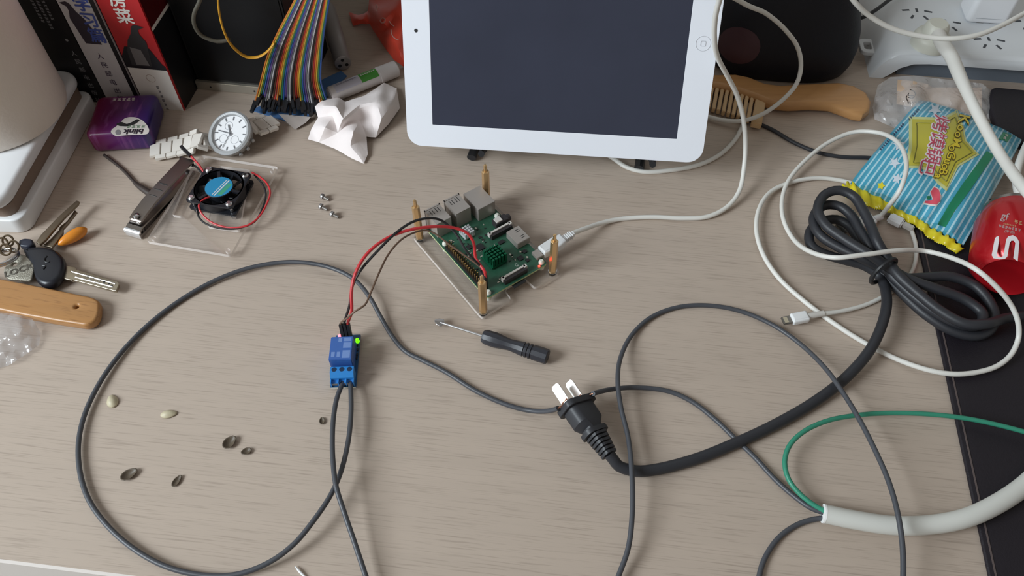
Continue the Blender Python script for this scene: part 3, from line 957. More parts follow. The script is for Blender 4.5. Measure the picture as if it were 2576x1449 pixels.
lt = thing('white_lightning_cable', 'white phone cable ending in a small flat metal tipped plug', 'cable', G(2010, 800, 0))
p0, p1 = G(1968, 808, .0052), G(2072, 788, .0066)
F = frame(p0, p1 - p0)
L = (p1 - p0).length
MB(F).box(0, 0.0072, -0.0034, 0.0034, -0.0009, 0.0009).build('plug_tip', DULL_STEEL, parent=lt, smooth=0, bevel=0.0005)
MB(F).box(0.0012, 0.004, -0.0024, 0.0024, 0.0009, 0.00105).build('contacts', mat('contact_gold', (224, 214, 190), 0.3, 0.8), parent=lt, smooth=0)
v, f = flat2d([rrect(0.0068, -0.0042, 0.0195, 0.0042, 0.0014)], 0.0056, 0.0016)
MB(F @ Matrix.Translation((0, 0, -0.0028))).add(v, f).build('plug', WHITE_PLASTIC, parent=lt)
mb = MB(F)
mb.rod((0.0195, 0, 0), (L, 0, 0), 0.0024, 0.0021)
mb.build('strain_relief', mat('relief_grey', (202, 198, 192), 0.5), parent=lt)
MB().tube([p1 - (p1 - p0) * 0.02] + px_path([(2110, 784, 4.4), (2180, 766, 2), (2238, 737, 2), (2274, 712, 2), (2296, 680, 2), (2305, 645, 2), (2303, 612, 2), (2292, 576, 3)], .002), 0.0016).build('cable', WHITE_CABLE, parent=lt)
p0, p1 = G(2292, 574, .0045), G(2224, 540, .0045)
F = frame(p0, p1 - p0)
MB(F).box(-0.002, 0.007, -0.0022, 0.0022, -0.0022, 0.0022).build('strain_relief', MATS['relief_grey'], parent=lt, smooth=0, bevel=0.0008)
MB(F).box(0.007, 0.0185, -0.0042, 0.0042, -0.0030, 0.0030).build('usb_plug', WHITE_PLASTIC, parent=lt, smooth=0, bevel=0.0012)

wire('black_cable', 'thin black cable from under the wooden comb to the snack packet', 'cable',
     [(1840, 285, 2), (1885, 302), (1940, 325), (2000, 360), (2060, 384), (2120, 395), (2185, 397), (2240, 404)], 0.0017, BLACK_RUBBER)

# ================================================================== helpers for outlined and crumpled things
def slab(poly, z0, thick, bevel=0.0, rnd_=0.0, holes=()):
    """outline given by photo pixels of its top face, standing at height z0 with real thickness"""
    P = [G(x, y, z0 + thick) for x, y in poly]
    c = sum(P, Vector()) / len(P)
    q = [(p.x - c.x, p.y - c.y) for p in P]
    if rnd_:
        q = roundpoly(q, rnd_)
    hl = []
    for hx, hy, hr in holes:
        p = G(hx, hy, z0 + thick)
        hl.append(circ(p.x - c.x, p.y - c.y, hr, 16))
    v, f = flat2d([q] + hl, thick, bevel)
    return MB(Matrix.Translation((c.x, c.y, z0))).add(v, f)


def inside(p, poly):
    c = False
    n = len(poly)
    for i in range(n):
        a, b = poly[i], poly[i - 1]
        if (a[1] > p[1]) != (b[1] > p[1]) and p[0] < (b[0] - a[0]) * (p[1] - a[1]) / (b[1] - a[1]) + a[0]:
            c = not c
    return c


def dens(poly, d):
    out = []
    for i in range(len(poly)):
        a, b = Vector(poly[i]), Vector(poly[(i + 1) % len(poly)])
        k = max(1, int((b - a).length / d))
        out += [tuple(a.lerp(b, j / k)) for j in range(k)]
    return out


def fill_px(poly, d):
    """triangles filling an outline with a fine grid of points inside it"""
    b = dens(poly, d)
    xs, ys = [p[0] for p in b], [p[1] for p in b]
    pts = list(b)
    y = min(ys) + d / 2
    k = 0
    while y < max(ys):
        x = min(xs) + (d / 2 if k % 2 else 0)
        while x < max(xs):
            if inside((x, y), b) and min((x - q[0]) ** 2 + (y - q[1]) ** 2 for q in b) > (0.5 * d) ** 2:
                pts.append((x, y))
            x += d
        y += d * 0.87
        k += 1
    n = len(b)
    r = delaunay_2d_cdt([Vector(p) for p in pts], [(i, (i + 1) % n) for i in range(n)], [], 1, 1e-6)
    return [tuple(p) for p in r[0]], [tuple(t) for t in r[2]]


def sheet(outline, inner, d=7, amp=0.0, scale=60.0, seed=0.0, sharp=2.5):
    """crumpled sheet: heights (mm) at outline and inner pixels are blended, then wrinkled"""
    ctrl = [(p[0], p[1], p[2]) for p in outline] + list(inner)
    pts, tris = fill_px([(p[0], p[1]) for p in outline], d)
    vs_ = []
    for x, y in pts:
        sw = sz = 0.0
        for cx_, cy_, cz_ in ctrl:
            w = 1.0 / (((x - cx_) ** 2 + (y - cy_) ** 2) ** (sharp / 2) + 1.0)
            sw += w
            sz += w * cz_
        z = sz / sw / 1000
        g = G(x, y, z)
        nz = noise.noise(Vector((g.x * scale, g.y * scale, seed)))
        rd = 1 - abs(noise.noise(Vector((g.x * scale * 1.7 + 9, g.y * scale * 1.7, seed + 4)))) * 2
        z = max(0.0006, z + amp * (nz + 0.6 * rd))
        vs_.append(G(x, y, z))
    return MB().add(vs_, tris)


def facets(outline, inner, amp):
    """creased paper: flat facets between given corner points, each split once more"""
    n = len(outline)
    ctrl = list(outline) + list(inner)
    r = delaunay_2d_cdt([Vector(p[:2]) for p in ctrl], [(i, (i + 1) % n) for i in range(n)], [], 1, 1e-6)
    P = [G(p[0], p[1], max(0.0006, c[2] / 1000)) for p, c in zip(r[0], ctrl)]
    bm = bmesh.new()
    vv = [bm.verts.new(p) for p in P]
    for t_ in r[2]:
        bm.faces.new([vv[i] for i in t_])
    bmesh.ops.subdivide_edges(bm, edges=bm.edges, cuts=3, use_grid_fill=True)
    for v_ in bm.verts:
        v_.co.z = max(0.0006, v_.co.z + amp * noise.noise(v_.co * 160))
    for _ in range(3):
        bmesh.ops.smooth_vert(bm, verts=[v_ for v_ in bm.verts if not v_.is_boundary], factor=0.35, use_axis_x=True, use_axis_y=True, use_axis_z=True)
    bm.verts.index_update()
    out = ([v_.co.copy() for v_ in bm.verts], [tuple(v_.index for v_ in f_.verts) for f_ in bm.faces])
    bm.free()
    return MB().add(*out)


# ================================================================== stack on the left: white box, paper roll, books
ca, cb = G(77, 588), G(252, 262)
CF = frame(ca, cb - ca)                                # x: front -> back, +y: left
lenC = (cb - ca).length
case = thing('white_box', 'white plastic box with a brown groove under the paper roll', 'box', CF @ Vector((lenC / 2, 0.07, 0)))
mb = MB(CF)
v, f = flat2d([rrect(0, 0, lenC, 0.20, 0.010, 5)], 0.015, 0.0015)
mb.add(v, f).build('lower_shell', WHITE_PLASTIC, parent=case)
v, f = flat2d([rrect(0.004, 0.007, lenC - 0.003, 0.195, 0.008, 5)], 0.0105)
MB(CF @ Matrix.Translation((0, 0, 0.0148))).add(v, f).build('groove_band', mat('groove_brown', (128, 108, 94), 0.5), parent=case)
v, f = flat2d([rrect(-0.002, 0.005, lenC + 0.004, 0.20, 0.016, 8)], 0.0105, 0.0045, 4)
MB(CF @ Matrix.Translation((0, 0, 0.0250))).add(v, f).build('upper_shell', mat('gloss_white', (228, 229, 231), 0.22), parent=case)
MB(CF @ Matrix.Translation((0, 0, 0.0355))).box(0.030, 0.062, 0.045, 0.10, 0, 0.0002).build('print', mat('navy_print', (38, 44, 96), 0.5), parent=case, smooth=0)

RX, RY, RR, RZ = -0.430, 0.520, 0.055, 0.0357
roll = thing('paper_roll', 'white tissue paper roll standing on the white plastic box', 'paper roll', (RX, RY, RZ))
PAPER = mat('tissue_paper', (226, 216, 206), 0.9, bump=0.3, bscale=220, vary=0.03)
prof = [(0, 0.021), (0.0, RR - 0.004), (0.0015, RR - 0.0012), (0.006, RR), (0.108, RR), (0.1135, RR - 0.0012), (0.115, RR - 0.004), (0.115, 0.021)]
MB(Matrix.Translation((RX, RY, RZ))).lathe(prof + [prof[0]], 64, cap=False).build('paper', PAPER, parent=roll)
MB(Matrix.Translation((RX, RY, RZ))).lathe([(0.001, 0.0209), (0.1145, 0.0209), (0.1145, 0.0197), (0.001, 0.0197), (0.001, 0.0209)], 32, cap=False).build('core', mat('cardboard', (170, 140, 110), 0.8), parent=roll)

BR = Vector((-0.2975, 0.5642, 0))
by_ = R(172)
BDIR = Vector((math.cos(by_), math.sin(by_), 0))       # along the row of spines, to the left


def book(s0, w, h, depth, label, spine_m, cover_m):
    o0 = BR + BDIR * (s0 + w)
    F = frame(o0, -BDIR)                               # x across the spine, y into the book, z up
    t = thing('book', label, 'book', o0 + (-BDIR) * (w / 2), 'books standing beside the paper roll')
    MB(F).box(0.0015, w - 0.0015, 0.002, depth - 0.003, 0.003, h - 0.003).build('pages', mat('book_pages', (222, 214, 200), 0.9), parent=t, smooth=0)
    mb = MB(F)
    mb.box(0, 0.0012, 0, depth, 0, h)
    mb.box(w - 0.0012, w, 0, depth, 0, h)
    cv = mb.build('cover', cover_m, parent=t, smooth=0)
    sp = MB(F).box(-0.0001, w + 0.0001, -0.0008, 0.0012, 0, h).build('spine', spine_m, parent=t, smooth=0)
    return t, F, sp, cv


def dec(F, parent, name, m, v, f, x, z, off=-0.0010, rot=0.0):
    M = F @ Matrix.Translation((x, off, z)) @ Matrix.Rotation(R(90), 4, 'X') @ Matrix.Rotation(rot, 4, 'Z')
    return MB(M).add(v, f).build(name, m, parent=parent, smooth=0)


def poly_dec(F, parent, name, m, poly, off=-0.0010):
    v, f = flat2d([poly], 0.0001)
    return dec(F, parent, name, m, v, f, 0, 0, off)


def column(F, parent, m, chars, x, z0, size, pitch, off=-0.0011, fat=0.0):
    mb = MB()
    for i, ch in enumerate(chars):
        v, f = text2d(ch, size)
        for q, (ax_, az_) in enumerate(((0, 0), (-fat, 0), (fat, 0), (0, -fat), (0, fat)) if fat else ((0, 0),)):
            M = F @ Matrix.Translation((x + ax_, off - 0.00001 * q, z0 - i * pitch + az_)) @ Matrix.Rotation(R(90), 4, 'X')
            mb.add(v, f, M)
    return mb.build('lettering', m, parent=parent, smooth=0)


BIRD = [(0.05, 0.96), (0.30, 1.0), (0.42, 0.95), (0.52, 0.78), (0.70, 0.62), (0.86, 0.35), (0.92, 0.0), (0.30, 0.0), (0.22, 0.35), (0.16, 0.60), (0.27, 0.78), (0.26, 0.88), (0.05, 0.96)][:-1]
BLACKC = mat('book_black', (20, 20, 24), 0.4)
WHITEP = mat('print_white', (224, 218, 212), 0.55)
BLUEP = mat('print_blue', (66, 84, 160), 0.55)
DARKP = mat('print_dark', (52, 44, 56), 0.55)
BIRDM = mat('print_bird', (44, 42, 44), 0.6)
# red book
tR, FR_, spR, cvR = book(0.0, 0.0365, 0.24, 0.17, 'thick red spined book with white characters and a dark bird', mat('book_red', (176, 32, 36), 0.4), BLACKC)
zlab = zup(FR_ @ Vector((0.018, 0, 0)), 172)
poly_dec(FR_, spR, 'label_block', WHITEP, [(0.0, 0), (0.036, 0), (0.036, zlab), (0.0, zlab)])
poly_dec(FR_, spR, 'black_patch', BLACKC, [(0.0, zlab), (0.036, zlab), (0.036, zlab + 0.004), (0.034, zlab + 0.006), (0.028, zlab + 0.022), (0.006, zlab + 0.022), (0.0, zlab + 0.012)], -0.00095)
poly_dec(FR_, spR, 'bird_print', BIRDM, [(0.003 + (1 - x) * 0.030, zlab + 0.003 + y * 0.042) for x, y in BIRD], -0.0011)
poly_dec(FR_, spR, 'bird_breast', mat('print_grey', (112, 108, 108), 0.6), [(0.010, zlab + 0.004), (0.022, zlab + 0.004), (0.020, zlab + 0.020), (0.011, zlab + 0.022)], -0.00118)
column(FR_, spR, WHITEP, '私房菜', 0.0185, zup(FR_ @ Vector((0.018, 0, 0)), 43) + 0.0315, 0.0152, 0.0155, fat=0.00035)
v, f = flat2d([circ(0, 0, 0.0042, 24), circ(0, 0, 0.0037, 24)], 0.0001)
dec(FR_, spR, 'emblem', mat('print_pale', (176, 160, 150), 0.6), v, f, 0.0175, zlab - 0.010, -0.0011)
for q in range(7):
    dec(FR_, spR, 'lettering', DARKP, *text2d('#1', 0.0042 + 0.0001 * (q % 3)), 0.0205, zlab - 0.0195 - 0.0049 * q, -0.0011)
# red corner and white line on its cover
CFm = frame(FR_ @ Vector((0.0362, 0, 0)), FR_.to_3x3() @ Vector((0, 1, 0)))
zc = zup(FR_ @ Vector((0.036, 0, 0)), 76)
for nm, m, pl, o in (('cover_panel', mat('book_dark_red', (120, 22, 28), 0.45), [(0.0, zc), (0.165, zc + 0.005), (0.165, 0.238), (0.0, 0.238)], 0), ('cover_line', WHITEP, [(0.0, zc - 0.002), (0.168, zc + 0.002), (0.168, zc + 0.0055), (0.0, zc + 0.001)], 1)):
    v, f = flat2d([pl], 0.0001)
    MB(CFm @ Matrix.Translation((0, -0.0002 - 0.0001 * o, 0)) @ Matrix.Rotation(R(90), 4, 'X')).add(v, f).build(nm, m, parent=cvR, smooth=0)
# white and blue book
tW, FW, spW, cvW = book(0.0390, 0.0330, 0.235, 0.17, 'white spined book with large blue characters and a bird silhouette', mat('book_white', (206, 202, 204), 0.45), BLACKC)
zl = zup(FW @ Vector((0.015, 0, 0)), 110)
poly_dec(FW, spW, 'black_margin', BLACKC, [(0.0288, 0), (0.033, 0), (0.033, 0.235), (0.0288, 0.235)])
column(FW, spW, mat('print_purple', (70, 50, 80), 0.5), '人民邮电出版社', 0.0145, zl - 0.0125, 0.0066, 0.0092)
poly_dec(FW, spW, 'bird_print', DARKP, [(0.0005 + x * 0.023, zl + 0.0005 + y * 0.040) for x, y in BIRD], -0.0011)
column(FW, spW, BLUEP, '基础学习篇', 0.0212, zl + 0.0085 + 4 * 0.0150, 0.0150, 0.0150, off=-0.0012, fat=0.00035)
column(FW, spW, BLUEP, '第四版', 0.0065, zl + 0.0560 + 2 * 0.0090, 0.0085, 0.0090, fat=0.0002)
dec(FW, spW, 'lettering', BLUEP, *text2d(')', 0.010), 0.0070, zl + 0.0480, -0.0011, R(-90))
# black book
tK, FK, spK, cvK = book(0.0732, 0.034, 0.235, 0.17, 'black spined book with small white lettering', BLACKC, BLACKC)
zk = zl
for i, (s, xx) in enumerate((('#22', 0.0130), ('#26', 0.0180), ('#20', 0.0230))):
    v, f = text2d(s, 0.0038)
    dec(FK, spK, 'lettering', mat('print_silver', (150, 150, 154), 0.5), v, f, xx, zk + 0.052, -0.0011, R(-90))
v, f = flat2d([circ(0, 0, 0.0014, 12)], 0.0001)
dec(FK, spK, 'emblem', MATS['print_silver'], v, f, 0.026, zk + 0.002, -0.0011)
column(FK, spK, MATS['print_silver'], '人民邮电出版社', 0.026, zk - 0.012, 0.0058, 0.0085)

# purple sweets packet
pfl, pfr = G(236, 386), G(392, 377)
SF = frame(pfl, pfr - pfl)
wS = (pfr - pfl).length
SH = 0.021


def purple_mat():
    m = bpy.data.materials.new('purple_wrap')
    m.use_nodes = True
    nt = m.node_tree
    b = nt.nodes['Principled BSDF']
    b.inputs['Roughness'].default_value = 0.28
    tc = nt.nodes.new('ShaderNodeTexCoord')
    sp = nt.nodes.new('ShaderNodeSeparateXYZ')
    nt.links.new(tc.outputs['Object'], sp.inputs[0])
    mr = nt.nodes.new('ShaderNodeMapRange')
    mr.inputs['From Min'].default_value = -wS / 2
    mr.inputs['From Max'].default_value = wS / 2
    nt.links.new(sp.outputs[0], mr.inputs[0])
    cr = nt.nodes.new('ShaderNodeValToRGB')
    cr.color_ramp.elements[0].color = lin((112, 24, 58))
    cr.color_ramp.elements[1].color = lin((54, 40, 104))
    el = cr.color_ramp.elements.new(0.55)
    el.color = lin((92, 40, 104))
    nt.links.new(mr.outputs[0], cr.inputs[0])
    mp = nt.nodes.new('ShaderNodeMapping')
    mp.inputs['Scale'].default_value = (240, 60, 20)
    nt.links.new(tc.outputs['Object'], mp.inputs[0])
    n = nt.nodes.new('ShaderNodeTexNoise')
    n.inputs['Scale'].default_value = 1
    n.inputs['Detail'].default_value = 3
    nt.links.new(mp.outputs[0], n.inputs[0])
    mx = nt.nodes.new('ShaderNodeMixRGB')
    mx.inputs[2].default_value = lin((150, 92, 148))
    r2 = nt.nodes.new('ShaderNodeMapRange')
    r2.inputs['From Min'].default_value = 0.52
    r2.inputs['From Max'].default_value = 0.75
    r2.inputs['To Max'].default_value = 0.6
    nt.links.new(n.outputs[0], r2.inputs[0])
    nt.links.new(r2.outputs[0], mx.inputs[0])
    nt.links.new(cr.outputs[0], mx.inputs[1])
    nt.links.new(mx.outputs[0], b.inputs['Base Color'])
    return m


cS = SF @ Vector((wS / 2, 0.021, 0))
sw = thing('sweets_packet', 'purple and pink wrapped sweets packet in front of the books', 'packet', cS)
v, f = flat2d([rrect(0, 0, wS, 0.051, 0.006, 5)], SH, 0.004, 3)
MB(SF).add(v, f).build('wrap', purple_mat(), parent=sw)
ov = [(278, 333), (281, 325), (292, 318), (305, 306), (312, 298), (325, 294), (342, 295), (358, 302), (370, 314), (376, 328), (372, 337), (360, 339), (320, 340), (290, 343)]
v2, f2 = fill_px(roundpoly(ov, 6, 3), 8)
MB().add([G(x, y, SH + 0.0002) for x, y in v2], f2).build('oval_label', WHITEP, parent=sw, smooth=0)
ctr = G(333, 330, SH + 0.0004)


def flat_text(s, px, py, z, size, ang, m, parent, fat=0.0, spacing=1.0):
    v, f = text2d(s, size, fat=fat, spacing=spacing)
    M = Matrix.Translation(G(px, py, z)) @ Matrix.Rotation(ang, 4, 'Z')
    return MB(M).add(v, f).build('lettering', m, parent=parent, smooth=0)


flat_text('blink', 336, 330, SH + 0.0004, 0.0085, R(183), DARKP, sw, 0.0003)
flat_text('#4', 342, 318, SH + 0.0004, 0.005, R(183), mat('print_green', (90, 120, 90), 0.5), sw)
flat_text('#5', 312, 250, SH + 0.0004, 0.005, R(3), WHITEP, sw)
MB().add([G(x, y, SH + 0.0004) for x, y in circ(297, 333, 7, 16)], [tuple(range(16))]).build('seal_mark', mat('print_ash', (140, 136, 140), 0.6), parent=sw, smooth=0)
MB().add([G(x, y, SH + 0.0004) for x, y in roundpoly([(291, 312), (305, 306), (318, 312), (330, 308), (345, 299), (352, 303), (338, 313), (318, 318), (300, 317)], 3, 2)], [tuple(range(27))]).build('leaf_mark', BIRDM, parent=sw, smooth=0)

# thin dark cable with a plug behind the nail clipper
dk = thing('dark_cable', 'thin dark cable with a slim plug between the sweets packet and nail clipper', 'cable', G(330, 445))
MB().tube(px_path([(262, 390), (285, 407), (312, 430), (335, 455), (342, 462)], .0014), 0.0013).build('cable', mat('dark_brown_cable', (62, 52, 48), 0.5), parent=dk)
MB().tube(px_path([(338, 459, 3), (352, 470, 3), (372, 483, 3), (392, 496, 3)], .003), 0.0028, rs=[0.0016, 0.0026, 0.0030, 0.0030]).build('plug', MATS['dark_brown_cable'], parent=dk)

# ================================================================== black box behind, ribbon cable and yellow strap
kb0 = G(492, 224)
KF = frame(kb0 - BDIR * 0.002, -BDIR)
kbox = thing('black_cabinet', 'tall black cabinet with a silver bottom rail behind the rainbow wires', 'cabinet', KF @ Vector((0.06, 0.05, 0)))
KB = mat('cabinet_black', (13, 13, 16), 0.45, bump=0.06, bscale=400)
MB(KF).box(0.0015, 0.104, 0.003, 0.075, 0.0, 0.27).build('body', KB, parent=kbox, smooth=0, bevel=0.001)
MB(KF).box(0.0, 0.105, 0.0, 0.004, 0.0, 0.009).build('rail', mat('rail_silver', (178, 172, 160), 0.35, 0.6), parent=kbox, smooth=0, bevel=0.0004)
for x in (0.014, 0.056, 0.09):
    MB(KF @ Matrix.Translation((x, 0.0, 0.004)) @ Matrix.Rotation(R(90), 4, 'X')).lathe([(-0.0003, 0.0009), (0.0003, 0.0009)], 10).build('screw', BLACK_PLASTIC, parent=kbox)
MB(KF).box(0.004, 0.101, 0.0022, 0.0031, 0.0115, 0.268).build('front_panel', mat('cabinet_front', (14, 15, 18), 0.35, spec=0.3), parent=kbox, smooth=0)

rc = thing('ribbon_cable', 'rainbow ribbon of jumper wires with black connectors hanging before the cabinet', 'ribbon cable', G(735, 265))
NW = 34
Lp = [(645, 246, 9), (656, 205, 30), (672, 145, 54), (698, 85, 84), (742, 0, 116), (775, -70, 138), (800, -140, 156)]
Rp = [(822, 256, 8), (813, 228, 20), (806, 200, 36), (808, 150, 58), (815, 80, 90), (828, 0, 120), (840, -70, 142), (850, -140, 158)]
Ls, Rs = spline(px_path(Lp, 0), 0.003), spline(px_path(Rp, 0), 0.003)


def samp(S, t):
    q = t * (len(S) - 1)
    k = min(int(q), len(S) - 2)
    return S[k].lerp(S[k + 1], q - k)


RAIN = [tuple(int(q_ * 0.8) for q_ in c_) for c_ in [(228, 128, 44), (220, 186, 60), (58, 130, 88), (48, 92, 168), (112, 84, 150), (120, 120, 128), (205, 203, 205), (34, 32, 34), (96, 58, 40), (196, 52, 40)]]
for i in range(NW):
    a = i / (NW - 1)
    rr = random.Random(i * 7 + 1)
    pts = [samp(Ls, t / 24).lerp(samp(Rs, t / 24), a) for t in range(25)]
    e0 = pts[0] + Vector((0, 0, rr.uniform(-0.001, 0.003)))
    d0 = Vector((-0.12 + 0.45 * a, -1, -0.05)).normalized()
    drop = rr.uniform(-0.002, 0.006)
    pts[0] = e0 + d0 * drop
    w_ = MB().tube(pts, 0.00082, n=6, raw=True).build('wire', mat('rainbow_%d' % (i % 10), RAIN[i % 10], 0.45), parent=rc)
    hp = pts[0].copy()
    hp.z = max(hp.z, 0.0026 + (i % 2) * 0.0026)
    dd = (d0 + Vector((rr.uniform(-0.12, 0.12), rr.uniform(-0.1, 0.1), 0))).normalized()
    F = frame(hp - dd * 0.001, dd)
    MB(F).box(0, 0.0138, -0.00122, 0.00122, -0.00122, 0.00122).build('connector', BLACK_PLASTIC, parent=w_, smooth=0)
o = MB().tube(px_path([(560, -60, 138), (549, -10, 122), (553, 40, 105), (566, 85, 90), (590, 122, 72), (620, 143, 63), (650, 143, 62), (674, 128, 68), (690, 108, 74)], 0), 0.0019, flatk=0.45).build('yellow_strap', mat('yellow_cable', (206, 150, 44), 0.45))
tag(o, 'flat yellow cable loop hanging before the black cabinet', 'cable')
o = MB().tube(px_path([(512, -50, 138), (503, 0, 122), (488, 36, 110), (490, 66, 98), (508, 90, 88), (546, 104, 82), (580, 100, 82)], 0), 0.0016).build('olive_cable', mat('olive_cable', (78, 74, 64), 0.5))
tag(o, 'thin olive grey cable loop hanging by the red book', 'cable')
o = slab([(632, 276), (800, 205), (858, 178), (872, 190), (770, 300), (745, 312)], 0.0004, 0.0012).build('blue_sheet', mat('blue_card', (74, 112, 160), 0.5), smooth=0)
tag(o, 'blue plastic sheet lying under the rainbow wire connectors', 'sheet')
o = sheet([(700, 286, 2), (782, 294, 4), (770, 308, 3), (742, 326, 1.8), (722, 308, 2)], [(748, 300, 3)], 8).build('paper_scrap', mat('grey_paper', (176, 166, 160), 0.8))
tag(o, 'small grey paper scrap poking out below the wire connectors', 'paper')

# grey tube with a perforated end
gt = thing('grey_tube', 'grey metal tube with a perforated round end beside the rainbow wires', 'tube', G(858, 165))
g0, g1 = G(863, 160, .0085), G(822, 20, .0085)
F = frame(g0, g1 - g0) @ Matrix(((0, 0, 1, 0), (1, 0, 0, 0), (0, 1, 0, 0), (0, 0, 0, 1)))
MB(F).lathe([(0, 0.0066), (0.0008, 0.0078), (0.03, 0.0080), (0.0305, 0.0083), (0.09, 0.0083), (0.095, 0.007)], 28).build('barrel', mat('tube_grey', (168, 162, 162), 0.4, 0.3), parent=gt)
for k in range(3):
    a = R(90 + 120 * k)
    MB(F @ Matrix.Translation((0.0038 * math.cos(a), 0.0038 * math.sin(a), 0))).lathe([(-0.0003, 0.0016), (0.0002, 0.0016)], 12).build('hole', INNER, parent=gt)

# glue stick
gs = thing('glue_stick', 'white tube with a green label lying behind the crumpled tissue', 'tube', G(915, 205))
g0, g1 = G(828, 240, .0078), G(998, 172, .0078)
F = frame(g0, g1 - g0) @ Matrix(((0, 0, 1, 0), (1, 0, 0, 0), (0, 1, 0, 0), (0, 0, 0, 1)))
LG = (g1 - g0).length
WT = mat('tube_white', (214, 206, 204), 0.45)
MB(F).lathe([(0, 0.006), (0.001, 0.0074), (LG * 0.72, 0.0074)], 28).build('body', WT, parent=gs)
MB(F).lathe([(LG * 0.72, 0.0074), (LG * 0.723, 0.0078), (LG - 0.001, 0.0076), (LG, 0.0066)], 28).build('cap', WT, parent=gs)
gl = MB(F)
for nm, a0, a1, m in (('green_label', 0.45, 0.70, mat('label_green', (74, 150, 56), 0.45)), ('grey_label', 0.08, 0.44, mat('label_grey', (196, 192, 204), 0.5))):
    n = 14
    v, f = [], []
    for i in range(n + 1):
        an = R(75 - 145 * i / n)
        for z in (LG * a0, LG * a1):
            v.append((0.00750 * math.cos(an) * 1.0, 0.00750 * math.sin(an), z))
    f = [(2 * i, 2 * i + 1, 2 * i + 3, 2 * i + 2) for i in range(n)]
    # the visible side of the tube is its top, turned a little to the camera
    lb = MB(F @ Matrix.Rotation(R(70), 4, 'Z')).add(v, f).build(nm, m, parent=gs)
for k, (txt, zc_, sz, m) in enumerate((('#7', 0.575, 0.0026, WHITEP), ('#9', 0.26, 0.0028, mat('print_faint', (150, 146, 160), 0.6)))):
    v, f = text2d(txt, sz)
    vv = []
    for p in v:
        an = R(70) + R(18) + p.y / 0.0076
        vv.append((0.0077 * math.cos(an), 0.0077 * math.sin(an), LG * zc_ + p.x))
    MB(F).add(vv, f).build('lettering', m, parent=gs, smooth=0)

# red wrapper
red_out = [(877, 30, 3), (905, 38, 6), (925, 26, 10), (930, -6, 14), (960, -30, 16), (1030, -30, 20), (1035, 60, 20), (1030, 172, 4), (1012, 166, 2), (990, 150, 2), (968, 120, 3), (948, 90, 5), (930, 62, 7), (912, 60, 4), (888, 64, 2)]
o = facets(red_out, [(950, 30, 24), (940, 12, 16), (962, 55, 26), (975, 70, 20), (968, 95, 14), (990, 100, 22), (1005, 130, 14), (985, 125, 8), (1000, 20, 30), (980, 5, 20), (1015, 70, 26), (915, 48, 10), (900, 50, 8)], 0.0012).build('red_wrapper', mat('red_foil', (240, 84, 64), 0.3, spec=0.5), smooth=30)
tag(o, 'crumpled red plastic wrapper with white print beside the tablet', 'wrapper')
from mathutils.bvhtree import BVHTree
wo = o.location.copy()
bv = BVHTree.FromPolygons([v_.co + wo for v_ in o.data.vertices], [tuple(p_.vertices) for p_ in o.data.polygons])


def onto(px, py, lift=0.0004):
    eye = Vector((0, 0, CAMH))
    h_ = bv.ray_cast(eye, (G(px, py) - eye).normalized())
    return (h_[0] if h_[0] else G(px, py, 0.012)) + Vector((0, 0, lift))


for arc in ([(984, 76), (986, 88), (993, 97), (1003, 102)], [(979, 54), (985, 62), (991, 67)], [(947, 12), (950, 22), (946, 30)], [(956, 52), (962, 46), (969, 50), (967, 57), (960, 58), (956, 52)]):
    MB().tube([onto(x, y) for x, y in arc], 0.0006, n=6, step=0.001, flatk=0.5).build('print', mat('wrapper_print', (236, 170, 160), 0.5), parent=o)

# crumpled tissue
t_out = [(774, 350, 2), (784, 322, 6), (800, 296, 9), (792, 268, 10), (808, 250, 8), (848, 242, 6), (868, 256, 10), (918, 240, 7), (966, 208, 4), (998, 222, 4), (1006, 272, 4), (978, 312, 3), (946, 346, 3), (922, 344, 5), (925, 388, 3), (915, 412, 1.5), (884, 398, 1.5), (842, 374, 1.5), (802, 358, 2)]
t_in = [(815, 265, 22), (846, 268, 26), (862, 300, 24), (838, 290, 14), (872, 310, 12), (905, 262, 20), (930, 290, 10), (945, 255, 22), (978, 245, 10), (960, 300, 14), (890, 330, 20), (850, 335, 10), (818, 320, 20), (880, 368, 10), (905, 395, 5), (905, 300, 8), (988, 262, 15)]
o = facets(t_out, t_in, 0.0004).build('tissue', mat('tissue_white', (240, 230, 228), 0.85, trans=0.0, bump=0.15, bscale=300), smooth=26)
tag(o, 'crumpled white paper tissue between the watch and the tablet', 'tissue')

# ================================================================== watch
wn = Vector((-0.22, -0.42, 0.88)).normalized()
wc = G(578, 335, .016)
band_dir = (G(690, 300, .006) - G(378, 381, .004)).normalized()
wx = (band_dir - wn * band_dir.dot(wn)).normalized()
HF = frame(wc, wx, wn) @ Matrix.Scale(0.00114, 4)
watch = thing('wristwatch', 'white link wristwatch with a silver dial lying beside the sweets packet', 'watch', (wc.x, wc.y, 0))
hm = lambda: MB(HF)
CER = mat('white_ceramic', (226, 220, 212), 0.3)
hm().lathe([(-8, 12), (-7.5, 15), (-3, 17.0), (-1.2, 17.2)], 48).build('watch_case', mat('watch_grey', (168, 168, 168), 0.3, 0.5), parent=watch)
hm().lathe([(-1.2, 14.2), (-1.2, 17.6), (0.6, 17.6), (1.6, 16.2), (1.4, 14.6), (-1.0, 14.2), (-1.2, 14.2)], 60, cap=False).build('bezel', mat('bezel_grey', (172, 173, 174), 0.45, 0.3, bump=0.12, bscale=900), parent=watch)
dial = hm()
dial.lathe([(-1.2, 14.6), (-0.9, 14.6)], 48)
dl = dial.build('dial', mat('dial_white', (250, 250, 252), 0.35), parent=watch)
for k in range(12):
    a = R(30 * k + 15 * 0)
    hm().box(10.6, 13.4, -0.45, 0.45, -0.89, -0.5, Matrix.Rotation(a, 4, 'Z')).build('hour_mark', mat('mark_grey', (120, 122, 128), 0.3, 0.5), parent=dl, smooth=0)
